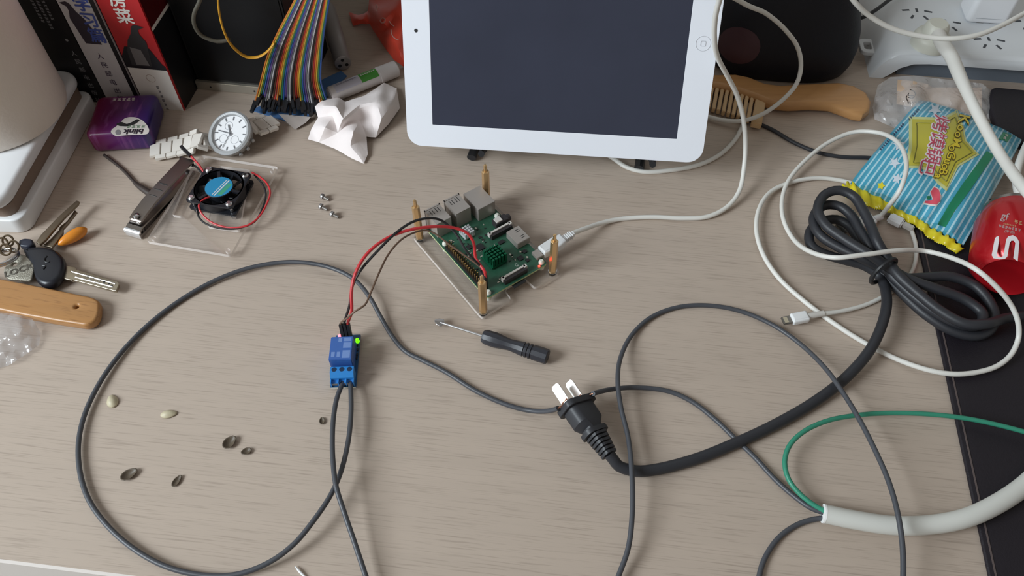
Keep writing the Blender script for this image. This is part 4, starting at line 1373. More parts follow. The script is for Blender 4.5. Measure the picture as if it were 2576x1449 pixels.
for a in (190, 285, 85):
    M_ = Matrix.Translation((6.6 * math.cos(R(a)), 6.6 * math.sin(R(a)), 0))
    v, f = flat2d([circ(0, 0, 3.4, 28), circ(0, 0, 3.0, 28)], 0.15)
    hm().add(v, f, M_ @ Matrix.Translation((0, 0, -0.88))).build('subdial_ring', mat('ring_grey', (206, 208, 214), 0.3, 0.5), parent=dl)
for a, l, w in ((84, 7.5, 0.5), (140, 10.5, 0.4), (222, 12, 0.18)):
    hm().box(-2, l, -w, w, -0.4, -0.2, Matrix.Rotation(R(a), 4, 'Z')).build('hand', MATS['mark_grey'], parent=dl, smooth=0)
hm().lathe([(0.4, 14.4), (0.7, 14.4)], 48).build('crystal', clear_mat('crystal', (252, 252, 252), (255, 255, 255), 0.02, 0.02), parent=watch)
for a in (-40, -62, -84):
    mb = hm()
    M_ = Matrix.Rotation(R(a), 4, 'Z') @ Matrix.Translation((17.0, 0, -4)) @ Matrix.Rotation(R(90), 4, 'Y')
    mb.lathe([(0, 1.3), (1.6, 1.5), (2.0, 1.2)], 12, M_)
    mb.build('crown' if a == -62 else 'pusher', MATS['watch_grey'], parent=watch)


def band(path, wdir, W, pitch):
    S = spline(path, 0.001)
    acc = [0.0]
    for a, b in zip(S, S[1:]):
        acc.append(acc[-1] + (b - a).length)

    def at(s):
        for i in range(len(acc) - 1):
            if acc[i + 1] >= s:
                t_ = (s - acc[i]) / max(1e-9, acc[i + 1] - acc[i])
                return S[i].lerp(S[i + 1], t_), (S[i + 1] - S[i]).normalized()
        return S[-1], (S[-1] - S[-2]).normalized()
    s = pitch / 2
    while s < acc[-1]:
        for off, y0, y1 in ((0, -0.30, 0.30), (pitch / 2, 0.31, 0.5), (pitch / 2, -0.5, -0.31)):
            if s + off > acc[-1] - (pitch * 0.6 if off else 0):
                continue
            p, t_ = at(s + off)
            up = t_.cross(Vector(wdir))
            if up.z < 0:
                up = -up
            F = frame(p, t_, up)
            MB(F).box(-pitch * 0.455, pitch * 0.455, y0 * W, y1 * W, -0.0014, 0.0014).build('link', CER, parent=watch, smooth=0, bevel=0.0003)
        s += pitch


wd = (G(388, 404, .004) - G(373, 356, .004)).normalized()
band([HF @ Vector((-17.5, 0, -5)), G(503, 354, .0115), G(470, 362, .0068), G(430, 371, .0042), G(380, 381, .0030)], wd, 0.0235, 0.0098)
wd2 = (G(690, 332, .004) - G(668, 283, .004)).normalized()
band([HF @ Vector((15.5, 0, -5)), G(640, 320, .0125), G(665, 312, .0095), G(692, 303, .0065)], wd2, 0.0225, 0.0098)

# ================================================================== nail clipper
n0, n1 = G(333, 590, .004), G(474, 424, .004)
NF = frame((n0.x, n0.y, 0), Vector((n1.x - n0.x, n1.y - n0.y, 0))) @ Matrix.Scale(0.001, 4)
LN = Vector((n1.x - n0.x, n1.y - n0.y, 0)).length * 1000
clip = thing('nail_clipper', 'silver nail clipper lying beside the clear fan plate', 'nail clipper', NF @ Vector((LN / 2, 0, 0)))
nm_ = lambda: MB(NF)
CHR = mat('chrome', (188, 184, 182), 0.16, 1.0)


def bar(prof_top, prof_bot, w0, w1):
    n = len(prof_top)
    v = []
    for s in (-1, 1):
        for k, (x, z) in enumerate(prof_top):
            w = w0 + (w1 - w0) * k / (n - 1)
            v.append((x, s * w, z))
        for k, (x, z) in enumerate(prof_bot):
            w = w0 + (w1 - w0) * k / (n - 1)
            v.append((x, s * w, z))
    f = []
    for k in range(n - 1):
        f += [(k, k + 1, 2 * n + k + 1, 2 * n + k), (n + k, 3 * n + k, 3 * n + k + 1, n + k + 1), (k, n + k, n + k + 1, k + 1), (2 * n + k, 2 * n + k + 1, 3 * n + k + 1, 3 * n + k)]
    f += [(0, 2 * n, 3 * n, n), (n - 1, 2 * n - 1, 4 * n - 1, 3 * n - 1)]
    return v, f


v, f = bar([(0.5, 4.5), (6, 3.2), (20, 1.6), (50, 1.3), (LN, 1.3)], [(0, 1.0), (6, 0.6), (20, 0.2), (50, 0.0), (LN, 0.0)], 7.0, 5.5)
nm_().add(v, f).build('lower_arm', CHR, parent=clip, smooth=20)
v, f = bar([(0.5, 6.6), (6, 8.6), (20, 6.6), (50, 3.6), (LN, 2.7)], [(0, 5.0), (6, 7.0), (20, 5.2), (50, 2.3), (LN, 1.4)], 7.0, 5.5)
nm_().add(v, f).build('upper_arm', CHR, parent=clip, smooth=20)
v, f = bar([(0.2, 6.8), (1.4, 7.5), (2.5, 8.0)], [(-0.2, 4.6), (1.4, 5.0), (2.5, 5.4)], 7.2, 7.2)
nm_().add(v, f).build('jaw', STEEL, parent=clip, smooth=0)
v, f = bar([(9, 12.5), (14, 13.4), (28, 14.6), (48, 14.0), (LN + 4, 12.0)], [(9, 10.5), (14, 11.0), (28, 12.4), (48, 12.2), (LN + 4, 10.6)], 5.6, 6.0)
lev = nm_().add(v, f).build('lever', mat('brushed_steel', (150, 142, 136), 0.34, 1.0), parent=clip, smooth=20)
for x in (34, 41, 48):
    nm_().box(x, x + 0.5, -3.6, 3.6, 14.3, 14.8).build('groove', BLACK_PLASTIC, parent=lev, smooth=0)
nm_().lathe([(0.2, 1.7), (13.2, 1.7), (13.4, 2.6), (14.8, 2.6), (15.4, 1.6)], 16, Matrix.Translation((11.5, 0, 0))).build('pin', STEEL, parent=clip)
v, f = flat2d([[(7, -4.6), (9.5, -4.6), (9.5, -2.2), (12, -1.9), (12, 1.9), (9.5, 2.2), (9.5, 4.6), (7, 4.6), (7.0, 3.0), (7, -3.0)]], 1.6)
nm_().add(v, f, Matrix.Translation((0, 0, 9.6))).build('fork', CHR, parent=clip, smooth=0)

# ================================================================== clear plate with cooling fan
zf = 0.0035
fBL, fTL, fBR, fTR = G(386, 598, zf + .003), G(510, 400, zf + .003), G(574, 626, zf + .003), G(686, 424, zf + .003)
FF = frame((fBL.x, fBL.y, zf), ((fTL - fBL) + (fTR - fBR)))    # x away from camera, -y to the right
fan = thing('cooling_fan', 'clear acrylic plate carrying a small black fan with red and black wires', 'fan', FF @ Vector((0.044, -0.032, -zf)))


def floc(px, py):
    q = FF.inverted() @ G(px, py, zf + .003)
    return (q.x, q.y)


lf = (fTL - fBL).length
wf_ = abs((FF.inverted() @ fBR).y)
m = 0.0042
out = roundpoly([(-m, m), (-m, -wf_ - m), (lf + m, -wf_ - m), (lf + m, m)], 0.003)
holes = [circ(x, y, 0.0018, 16) for x, y in ((0, 0), (lf, 0), (0, -wf_), (lf, -wf_))]
holes.append(roundpoly([floc(481, 421), floc(506, 431), floc(455, 543), floc(432, 540)], 0.002))
holes.append(roundpoly([floc(551, 417), floc(629, 427), floc(601, 579), floc(521, 568)], 0.002))
v, f = flat2d([out] + holes, 0.003)
pm = MB(FF)
for ff in f:
    n = (v[ff[1]] - v[ff[0]]).cross(v[ff[2]] - v[ff[0]]).normalized()
    pm.slot = 0 if abs(n.z) > 0.8 else 1
    pm.add([v[i] for i in ff], [tuple(range(len(ff)))])
pm.build('plate', [ACRYLIC, ACRYLIC_EDGE], parent=fan, smooth=30)
fc = FF.inverted() @ G(550, 469, zf + .0135)
AF = FF @ Matrix.Translation((fc.x, fc.y, 0.003)) @ Matrix.Scale(0.001, 4)
am = lambda: MB(AF)
FB = mat('fan_black', (28, 30, 36), 0.4)
for z0 in (0, 8.4):
    v, f = flat2d([rrect(-20, -20, 20, 20, 3), circ(0, 0, 18.6, 40)] + [circ(sx * 16, sy * 16, 1.7, 12) for sx in (-1, 1) for sy in (-1, 1)], 1.6)
    am().add(v, f, Matrix.Translation((0, 0, z0))).build('frame_flange', FB, parent=fan, smooth=30)
am().lathe([(0, 18.6), (10, 18.6), (10, 19.9), (0, 19.9), (0, 18.6)], 48, cap=False).build('duct', FB, parent=fan)
hb = am()
hb.lathe([(1, 11.5), (9.6, 11.5), (10.0, 11.2)], 32)
hub = hb.build('hub', FB, parent=fan)
for a in (25, 145, 265):
    am().box(10, 19.4, -1.2, 1.2, 7.6, 9.6, Matrix.Rotation(R(a), 4, 'Z')).build('strut', FB, parent=fan, smooth=0)
for k in range(11):
    am().box(10.5, 18.2, -0.4, 0.4, 0, 9.5, Matrix.Rotation(R(k * 360 / 11 + 10), 4, 'Z') @ Matrix.Translation((0, 0, 1)) @ Matrix.Rotation(R(54), 4, 'X') @ Matrix.Translation((0, 0, -1.0))).build('blade', FB, parent=fan, smooth=0)
am().lathe([(10.0, 11.0), (10.12, 11.0)], 32).build('sticker', mat('sticker_blue', (44, 140, 186), 0.45), parent=hub)
stp = am()
stp.box(-9.5, 9.5, -3.4, -2.4, 10.13, 10.16, Matrix.Rotation(R(-15), 4, 'Z'))
stp.box(-9.5, 9.5, -1.2, -0.6, 10.13, 10.16, Matrix.Rotation(R(-15), 4, 'Z'))
stp.build('print', WHITEP, parent=hub, smooth=0)
stp = am()
stp.box(-7, 7, -8, -4.2, 10.13, 10.15, Matrix.Rotation(R(-15), 4, 'Z'))
stp.build('green_print', mat('sticker_green', (70, 160, 130), 0.45), parent=hub, smooth=0)
for sx in (-1, 1):
    for sy in (-1, 1):
        am().lathe([(-6.4, 1.4), (9.9, 1.4), (10, 3.0), (11.2, 2.8), (12.1, 1.6)], 16, Matrix.Translation((sx * 16, sy * 16, 0))).build('screw', STEEL, parent=fan)
        am().lathe([(-5.2, 2.6), (-3.05, 2.6)], 6, Matrix.Translation((sx * 16, sy * 16, 0))).build('nut', STEEL, parent=fan, smooth=0)
JR, JB = MATS['red_jumper'], MATS['black_jumper']
MB().tube(px_path([(528, 495, 15), (510, 503, 16), (500, 518, 15), (508, 538, 12), (530, 558, 9), (560, 570, 8), (590, 573, 8), (625, 566, 8.5), (652, 545, 9), (670, 515, 11), (680, 485, 13), (672, 462, 14), (655, 446, 14), (634, 434, 13)], 0), 0.0008, n=8).build('red_lead', JR, parent=fan)
MB().tube(px_path([(496, 525, 9), (500, 546, 8), (520, 564, 7.6), (560, 575, 7.6), (600, 574, 7.6), (640, 558, 8), (660, 525, 9), (669, 490, 10), (662, 466, 11), (640, 440, 12)], 0), 0.0008, n=8).build('black_lead', JB, parent=fan)
MB().tube(px_path([(516, 440, 9), (511, 431, 11), (500, 414, 13), (487, 400, 15), (479, 391, 16)], 0), 0.0009, n=8).build('red_lead', JR, parent=fan)
MB().tube(px_path([(518, 443, 8), (506, 433, 9), (495, 421, 9), (482, 413, 9)], 0), 0.0009, n=8).build('black_lead', JB, parent=fan)
for a, b in ((G(480, 393, .016), G(448, 361, .019)), (G(486, 416, .009), G(446, 393, .011))):
    F = frame(a, b - a)
    MB(F).box(0, 0.0138, -0.00125, 0.00125, -0.00125, 0.00125).build('connector', BLACK_PLASTIC, parent=fan, smooth=0)

# loose screws
for k, (x, y) in enumerate(((812, 501), (808, 526), (836, 545))):
    c = G(x, y)
    t = thing('screw', ('small loose silver screw nearest the crumpled tissue', 'small loose silver screw nearest the clear fan plate', 'small loose silver screw nearest the green circuit board')[k], 'screw', c, 'three loose screws on the desk')
    F = frame(c + Vector((0.0010, 0, 0.0028)), Vector((0.75, -0.35, -0.22)))
    Q = F @ Matrix(((0, 0, 1, 0), (1, 0, 0, 0), (0, 1, 0, 0), (0, 0, 0, 1))) @ Matrix.Scale(0.001, 4)
    MB(Q).lathe([(-2.4, 1.2), (-2.2, 2.0), (-1.0, 2.6), (0, 2.6)], 16).build('head', STEEL, parent=t)
    MB(Q).lathe([(0, 1.3), (5, 1.3), (5.3, 0.9)], 12).build('shank', DULL_STEEL, parent=t)
    MB(Q).lathe([(-2.45, 0.8), (-2.38, 0.8)], 6).build('socket', INNER, parent=t)

# ================================================================== keys, bamboo handle, bag on the left
kb = thing('key_bunch', 'bunch of keys with one black headed key and a metal ring', 'keys', G(90, 650))
SILK = mat('key_steel', (176, 166, 148), 0.3, 1.0)
o = slab([(62, 640), (52, 624), (75, 617), (110, 617), (140, 626), (158, 645), (161, 668), (152, 694), (135, 711), (112, 716), (92, 708), (82, 690), (80, 665)], 0.002, 0.0085, 0.0035, 0.004).build('key_head', mat('key_black', (30, 32, 40), 0.34), parent=kb, label='black plastic key head')
z_ = 0.0108
MB().tube(px_path([(118, 644, 10.6), (112, 652, 10.8), (116, 660, 10.8), (124, 658, 10.8)], 0), 0.0005, n=5, step=.001).build('emblem', BLACK_PLASTIC, parent=o)
MB().tube(px_path([(106, 668, 10.8), (114, 669, 10.8), (108, 678, 10.8)], 0), 0.0005, n=5, step=.001).build('emblem', BLACK_PLASTIC, parent=o)
bl = slab([(162, 667), (190, 672), (193, 678), (296, 708), (299, 714), (292, 731), (286, 731), (184, 704), (181, 705), (152, 699)], 0.0035, 0.0028, 0.0004).build('key_blade', SILK, parent=kb, smooth=20)
for a, b in (((180, 683), (290, 714)), ((190, 697), (284, 722))):
    MB().tube([G(a[0], a[1], .0062), G(b[0], b[1], .0062)], 0.0006, n=5).build('milled_groove', DULL_STEEL, parent=bl)
for x, y in ((222, 695), (235, 699), (250, 706), (262, 709), (274, 713), (225, 703), (240, 711), (281, 718)):
    p = G(x, y, .0064)
    MB(Matrix.Translation(p)).lathe([(-0.0003, 0.0010), (0.0002, 0.0007)], 10).build('dimple', BLACK_PLASTIC if (x + y) % 2 else STEEL, parent=bl)
lk = slab([(40, 650), (50, 638), (62, 640), (78, 655), (86, 672), (82, 690), (78, 706), (55, 704), (20, 702), (8, 690), (10, 672)], 0.0060, 0.0028, 0.0008, 0.003, holes=((36, 664, 0.0022),)).build('key_head', mat('key_pitted', (176, 172, 160), 0.5, 0.9, bump=0.6, bscale=1500), parent=kb, label='metal key head stamped LOCK')
flat_text('LOCK', 47, 680, .0091, 0.0078, R(27), mat('stamp', (110, 106, 98), 0.5, 0.7), lk, 0.0002)
rg = MB()
ctr = G(8, 650, .010)
rg.tube([ctr + Vector((0.0115 * math.cos(a), 0.010 * math.sin(a), 0.003 * math.cos(a + 1.0))) for a in [i * 2 * math.pi / 28 for i in range(28)]], 0.0011, n=10, closed=True, step=.001)
rg.tube([ctr + Vector((0.0115 * math.cos(a), 0.010 * math.sin(a), 0.0018 + 0.003 * math.cos(a + 1.0))) for a in [i * 2 * math.pi / 28 for i in range(28)]], 0.0011, n=10, closed=True, step=.001)
rg.build('ring', STEEL, parent=kb)
slab([(90, 608), (103, 590), (150, 541), (192, 504), (199, 506), (196, 513), (160, 548), (115, 602), (100, 615)], 0.009, 0.0022, 0.0004).build('key_blade', mat('key_dark', (140, 128, 112), 0.35, 0.9), parent=kb)
slab([(108, 617), (128, 600), (148, 578), (150, 570), (168, 556), (188, 528), (193, 532), (172, 560), (158, 575), (158, 585), (140, 610), (130, 622)], 0.0055, 0.0022, 0.0004).build('key_blade', MATS['key_dark'], parent=kb)
slab([(45, 604), (60, 598), (80, 600), (84, 612), (70, 620), (48, 618)], 0.006, 0.006, 0.0015, 0.002).build('key_head', mat('key_navy', (44, 48, 62), 0.4), parent=kb)
for x, y in ((6, 612), (20, 606), (34, 620), (14, 628)):
    MB().tube([G(x, y, .011) + Vector((0.0042 * math.cos(a), 0.003 * math.sin(a), 0.003 * math.sin(a))) for a in [i * 2 * math.pi / 14 for i in range(14)]], 0.0008, n=6, closed=True, step=.001).build('chain_link', mat('chain_bronze', (120, 104, 84), 0.4, 0.9), parent=kb)
a, b = G(146, 616, .006), G(219, 574, .0065)
F = frame(a, b - a)
Q = F @ Matrix(((0, 0, 1, 0), (1, 0, 0, 0), (0, 1, 0, 0), (0, 0, 0, 1)))
L = (b - a).length
MB(Q).lathe([(L * t, 0.0052 * math.sqrt(max(0.004, 1 - (2 * t - 1) ** 2)) * (0.75 + 0.3 * t)) for t in [i / 14 for i in range(15)]], 20).build('amber_charm', mat('amber', (226, 140, 44), 0.3, vary=0.2, vscale=90), parent=kb, label='orange charm')

BAM = grain_mat('bamboo', (176, 128, 78), (124, 82, 46), 60, 700, 0.55, 0.75, 0.6, rough=0.35, broad=0.12)
bh = slab([(-260, 655), (0, 699), (120, 723), (232, 746), (250, 756), (249, 786), (240, 806), (216, 818), (150, 808), (60, 792), (0, 779), (-260, 738)], 0.001, 0.0075, 0.0022, 0.003, holes=((192, 770, 0.0014),)).build('bamboo_handle', BAM)
bh.data.transform(Matrix.Rotation(R(12), 4, 'Z'))
bh.rotation_euler = (0, 0, R(-12))
tag(bh, 'flat bamboo handle with a small hole below the keys', 'handle')

FILM = clear_mat('clear_film', (236, 236, 238), (250, 250, 252), 0.16, 0.12, bump=0.8, ior=1.5)
o = sheet([(-40, 790, 4), (0, 786, 8), (40, 790, 8), (80, 800, 4), (103, 838, 1), (98, 868, 1), (60, 895, 1.5), (20, 920, 1), (-20, 930, 2), (-60, 940, 2)], [(20, 840, 10), (50, 830, 12), (70, 860, 5), (10, 880, 7), (30, 900, 4)], 6, 0.0016, 80, 6.0).build('plastic_bag', FILM, smooth=24)
tag(o, 'clear crinkled plastic bag corner below the bamboo handle', 'plastic bag')

# seed husks
HUSK_P = mat('husk_pale', (196, 186, 158), 0.5, vary=0.12, vscale=400)
HUSK_D = mat('husk_dark', (92, 80, 66), 0.5, vary=0.3, vscale=400)


def husk(px, py, L, W, ang, m, label, tilt=0.0):
    c = G(px, py)
    v, f = [], []
    nu, nv = 14, 7
    for j in range(nv + 1):
        for i in range(nu):
            a = 2 * math.pi * i / nu
            r = j / nv
            x = math.cos(a) * L / 2 * r * (1.25 if math.cos(a) > 0.75 else 1.0)
            y = math.sin(a) * W / 2 * r
            z = W * 0.36 * (1 - r ** 2.2) if j else W * 0.36
            v.append((x, y, 0.0004 + (z if m is HUSK_P else W * 0.30 * r ** 2)))
    for j in range(nv):
        for i in range(nu):
            k = (i + 1) % nu
            f.append((j * nu + i, j * nu + k, (j + 1) * nu + k, (j + 1) * nu + i))
    mb = MB(Matrix.Translation(c) @ Matrix.Rotation(ang, 4, 'Z') @ Matrix.Rotation(tilt, 4, 'X')).add(v, f)
    o = mb.build('seed_husk', m)
    sm_ = o.modifiers.new('shell', 'SOLIDIFY')
    sm_.thickness = 0.0004
    sm_.offset = 1
    return tag(o, label, 'seed husk', 'seed husks scattered inside the wire loop')


husk(284, 1012, 0.0092, 0.0072, R(120), HUSK_P, 'pale round seed husk furthest inside the wire loop')
husk(423, 1043, 0.0095, 0.0058, R(8), HUSK_P, 'pale oval seed husk lying flat inside the wire loop')
husk(578, 1117, 0.0088, 0.0072, R(55), HUSK_D, 'larger of the two adjoining seed husks, half open')
husk(622, 1137, 0.0058, 0.0046, R(200), HUSK_D, 'smaller of the two adjoining seed husks')
husk(325, 1197, 0.0096, 0.0066, R(35), HUSK_D, 'dark hollow oval seed husk nearest the desk front')
husk(445, 1213, 0.0075, 0.0040, R(65), HUSK_D, 'thin curved sliver of dark seed husk')
husk(811, 1061, 0.0046, 0.0034, R(100), HUSK_D, 'tiny dark seed husk beside the twin relay wires')
o = MB().tube(px_path([(742, 1424, 1.2), (752, 1436, 1.4), (764, 1448, 1), (778, 1462, .8)], 0), 0.0006, rs=[0.0002, 0.0008, 0.0007, 0.0004]).build('plastic_sliver', WHITE_PLASTIC)
tag(o, 'thin white plastic sliver near the desk front edge', 'sliver')

# ================================================================== screwdriver
s0, s1, s2 = G(1104, 801, .0025), G(1213, 845, .0048), G(1378, 898, .0055)
sd = thing('screwdriver', 'small screwdriver with a black ridged handle and silver tip', 'screwdriver', G(1240, 850))
SM = Matrix(((0, 0, 1, 0), (1, 0, 0, 0), (0, 1, 0, 0), (0, 0, 0, 1)))
F = frame(s1, s2 - s1) @ SM
LH = (s2 - s1).length
prof = [(0, 0.0022), (0.0006, 0.0044), (0.003, 0.0054), (0.010, 0.0056), (0.016, 0.0048), (0.021, 0.0042), (0.026, 0.0046), (LH * 0.62, 0.0052)]
x = LH * 0.64
for k in range(3):
    prof += [(x, 0.0054), (x + 0.0003, 0.0047), (x + 0.0011, 0.0047), (x + 0.0014, 0.0055)]
    x += 0.0028
prof += [(LH - 0.0006, 0.0055), (LH, 0.0050)]
MB(F).lathe(prof, 10).build('handle', mat('handle_black', (48, 49, 56), 0.42), parent=sd, smooth=28)
dsh = (s2 - s1).normalized()
sA = s1 - dsh * (s1 - s0).length
sA.z = max(sA.z, 0.0016)
MB().rod(s1, sA.lerp(s1, 0.1), 0.0009, 0.0009, 10).build('shaft', STEEL, parent=sd)
F = frame(sA, s1 - sA) @ Matrix.Scale(0.001, 4)
v, f = flat2d([[(-1.2, -0.6), (1.5, -2.6), (5.2, -3.0), (6.6, -0.9), (6.6, 0.9), (5.2, 3.0), (1.5, 2.6), (-1.2, 0.6)]], 1.2, 0.3)
MB(F @ Matrix.Rotation(R(12), 4, 'X') @ Matrix.Translation((0, 0, -0.6))).add(v, f).build('tip', STEEL, parent=sd)

# ================================================================== comb
cb_ = thing('wooden_comb', 'light wooden comb with a curved handle half behind the tablet', 'comb', G(2000, 240))
CW = grain_mat('comb_wood', (200, 150, 98), (166, 116, 70), 30, 300, 0.5, 0.8, 0.35, rough=0.3, broad=0.1)
slab([(1700, 190), (1760, 184), (1812, 184), (1850, 183), (1885, 190), (1925, 206), (1962, 211), (2010, 208), (2060, 206), (2110, 204), (2150, 212), (2182, 230), (2194, 252), (2190, 275), (2172, 287), (2150, 284), (2118, 272), (2090, 262), (2040, 259), (1990, 262), (1945, 258), (1905, 242), (1860, 226), (1812, 214), (1760, 208), (1700, 208)], 0.0015, 0.0105, 0.0042).build('spine', CW, parent=cb_)
TW = mat('tooth_wood', (214, 180, 136), 0.45)
for k in range(17):
    x = 1905 - k * 12.4
    yt = 243 - (1905 - x) * 0.31 + 2
    a, b = G(x, max(yt, 205), .006), G(x - 12, max(yt, 205) + 64, .0045)
    F = frame(a, b - a)
    w = 0.0016
    if k == 0:
        w = 0.0046
        F = frame(G(x + 8, yt + 8, .006), b - a)
    MB(F).box(-0.003, (b - a).length, -w, w, -0.0028, 0.0028).build('tooth', TW, parent=cb_, smooth=0, bevel=0.0006)

# ================================================================== speaker
spk = thing('speaker', 'dark rounded speaker with a plugged in black cable behind the comb', 'speaker', G(1962, 118))
sc = G(1948, 118)
DKF = mat('speaker_dark', (27, 27, 34), 0.55, bump=0.2, bscale=700, spec=0.3)
prof = [(0, 0.058), (0.003, 0.0605), (0.012, 0.063), (0.025, 0.0635), (0.04, 0.061), (0.055, 0.0565), (0.07, 0.050), (0.085, 0.041), (0.10, 0.029), (0.108, 0.016), (0.110, 0.002)]
NSP = 72


def spk_plan(a_):
    c_, s_ = abs(math.cos(a_)) + 1e-9, abs(math.sin(a_)) + 1e-9
    return 1.0 / ((c_ / 1.10) ** 3.2 + (s_ / 0.92) ** 3.2) ** (1 / 3.2)


v = [sc + Vector((r_ * spk_plan(2 * math.pi * j / NSP - YAW) * math.cos(2 * math.pi * j / NSP), r_ * spk_plan(2 * math.pi * j / NSP - YAW) * math.sin(2 * math.pi * j / NSP), z_)) for z_, r_ in prof for j in range(NSP)]
f = [(k * NSP + j, k * NSP + (j + 1) % NSP, (k + 1) * NSP + (j + 1) % NSP, (k + 1) * NSP + j) for k in range(len(prof) - 1) for j in range(NSP)]
f += [tuple(range(NSP))[::-1], tuple((len(prof) - 1) * NSP + j for j in range(NSP))]
MB().add(v, f).build('body', DKF, parent=spk)
v, f = [sc + Vector((0, 0, 0))], []
v = []


def spk_pt(a_, z_, lift):
    for (z0_, r0_), (z1_, r1_) in zip(prof, prof[1:]):
        if z0_ <= z_ <= z1_:
            rr_ = (r0_ + (r1_ - r0_) * (z_ - z0_) / (z1_ - z0_)) * spk_plan(a_ - YAW) + lift
            return sc + Vector((rr_ * math.cos(a_), rr_ * math.sin(a_), z_))


for i in range(5):
    for j in range(28):
        b_ = 2 * math.pi * j / 28
        v.append(spk_pt(R(222) + 0.017 * i / 4 * math.cos(b_) / 0.06, 0.034 + 0.017 * i / 4 * math.sin(b_), 0.0007 - 0.0003 * (i == 4)))
f = [(i * 28 + j, i * 28 + (j + 1) % 28, (i + 1) * 28 + (j + 1) % 28, (i + 1) * 28 + j) for i in range(4) for j in range(28)]
MB().add(v, f).build('red_disc', mat('speaker_red', (74, 44, 52), 0.5), parent=spk)  # dull red disc following the curve of the body
jp = G(2132, 58, .028)
jd = (G(2160, 46, .028) - jp).normalized()
mb = MB()
mb.rod(jp - jd * 0.006, jp + jd * 0.012, 0.0042, 0.0036)
mb.build('jack', BLACK_PLASTIC, parent=spk)
mb = MB()
mb.rod(jp - jd * 0.0072, jp - jd * 0.006, 0.0052, 0.0052)
mb.build('jack_ring', DULL_STEEL, parent=spk)
MB().tube([jp + jd * 0.011] + px_path([(2175, 42, 32), (2205, 24, 36), (2240, -2, 38), (2290, -30, 38)], 0), 0.0018).build('cable', BLACK_RUBBER, parent=spk)

# ================================================================== power strip
zt = 0.030
ps0 = G(2208, 196)
SFp = frame(ps0, DX)
strip = thing('power_strip', 'white extension socket block with many slots in the back corner', 'power strip', SFp @ Vector((0.12, 0.07, 0)))
SPW = mat('strip_white', (222, 226, 230), 0.36)
Dp = 0.115
# arched shell: end skirts slope down to the desk
prof = [(-0.008, 0.0), (0.004, 0.0), (0.010, 0.006), (0.016, 0.0135), (0.026, 0.019), (0.04, 0.0205), (0.30, 0.0205), (0.30, zt), (0.020, zt), (0.010, zt - 0.002), (0.002, zt - 0.008), (-0.003, 0.014)]
k = len(prof)
ys = [(0.0, 0.90), (0.002, 1.0), (0.006, 1.0), (Dp - 0.006, 1.0), (Dp, 0.9)]
v = [(x, y, z if s == 1.0 else min(z, z * 0.93)) for y, s in ys for x, z in prof]
f = [tuple(range(k)), tuple((len(ys) - 1) * k + i for i in range(k))[::-1]]
for j in range(len(ys) - 1):
    f += [(j * k + i, (j + 1) * k + i, (j + 1) * k + (i + 1) % k, j * k + (i + 1) % k) for i in range(k)]
MB(SFp).add(v, f).build('shell', SPW, parent=strip, smooth=50)
MB(SFp).box(0.018, 0.298, 0.008, Dp - 0.008, 0.0, 0.0208).build('base', mat('strip_base', (108, 118, 130), 0.5), parent=strip, smooth=0)
tabp = G(2176, 118, .010)
lt_ = SFp.inverted() @ tabp
v, f = flat2d([roundpoly([(-0.020, lt_.y - 0.011), (0.006, lt_.y - 0.011), (0.006, lt_.y + 0.011), (-0.020, lt_.y + 0.011)], 0.006), rrect(-0.016, lt_.y - 0.0055, -0.009, lt_.y + 0.0055, 0.002)], 0.004, 0.0008)
MB(SFp @ Matrix.Translation((0.004, 0, 0.008))).add(v, f).build('hanging_loop', SPW, parent=strip)
SLOT = mat('slot_dark', (70, 74, 80), 0.6)


def outlet(px, py):
    c = SFp.inverted() @ G(px, py, zt)
    for dx, dy, a, l in ((-0.0062, 0.0075, 62, 0.0062), (0.0062, 0.0075, -62, 0.0062), (0.0, -0.004, 90, 0.0056), (-0.0105, -0.003, 12, 0.0072), (0.0105, -0.003, -12, 0.0072)):
        MB(SFp @ Matrix.Translation((c.x + dx, c.y - dy, zt)) @ Matrix.Rotation(R(a), 4, 'Z')).box(-l / 2, l / 2, -0.0011, 0.0011, -0.0004, 0.0002).build('socket_slot', SLOT, parent=strip, smooth=0)


for p in ((2308, 32), (2490, 105), (2380, 60), (2590, 60)):
    outlet(*p)
# round plug with its thick white cord, over the snack packet
wp = thing('white_plug', 'white round mains plug with a thick white cord over the snack packet', 'plug', G(2335, 105, zt))
pc = G(2336, 112, zt)
MB(Matrix.Translation(pc)).lathe([(0, 0.0165), (0.008, 0.0165), (0.011, 0.015), (0.013, 0.012), (0.021, 0.010), (0.023, 0.008)], 40).build('body', mat('plug_cream', (218, 218, 206), 0.42), parent=wp)
hd_ = pc + Vector((0, 0, 0.016))
MB().tube([hd_] + px_path([(2372, 112, 49), (2392, 140, 52), (2416, 195, 56), (2445, 258, 58), (2482, 330, 58), (2520, 395, 60), (2560, 452, 68), (2600, 500, 74), (2660, 560, 72), (2730, 640, 55)], 0), 0.0041, n=14, rs=[0.0062, 0.0058, 0.0052, 0.0043, 0.0041, 0.0041, 0.0041, 0.0041, 0.0041]).build('cord', WHITE_CABLE, parent=wp)
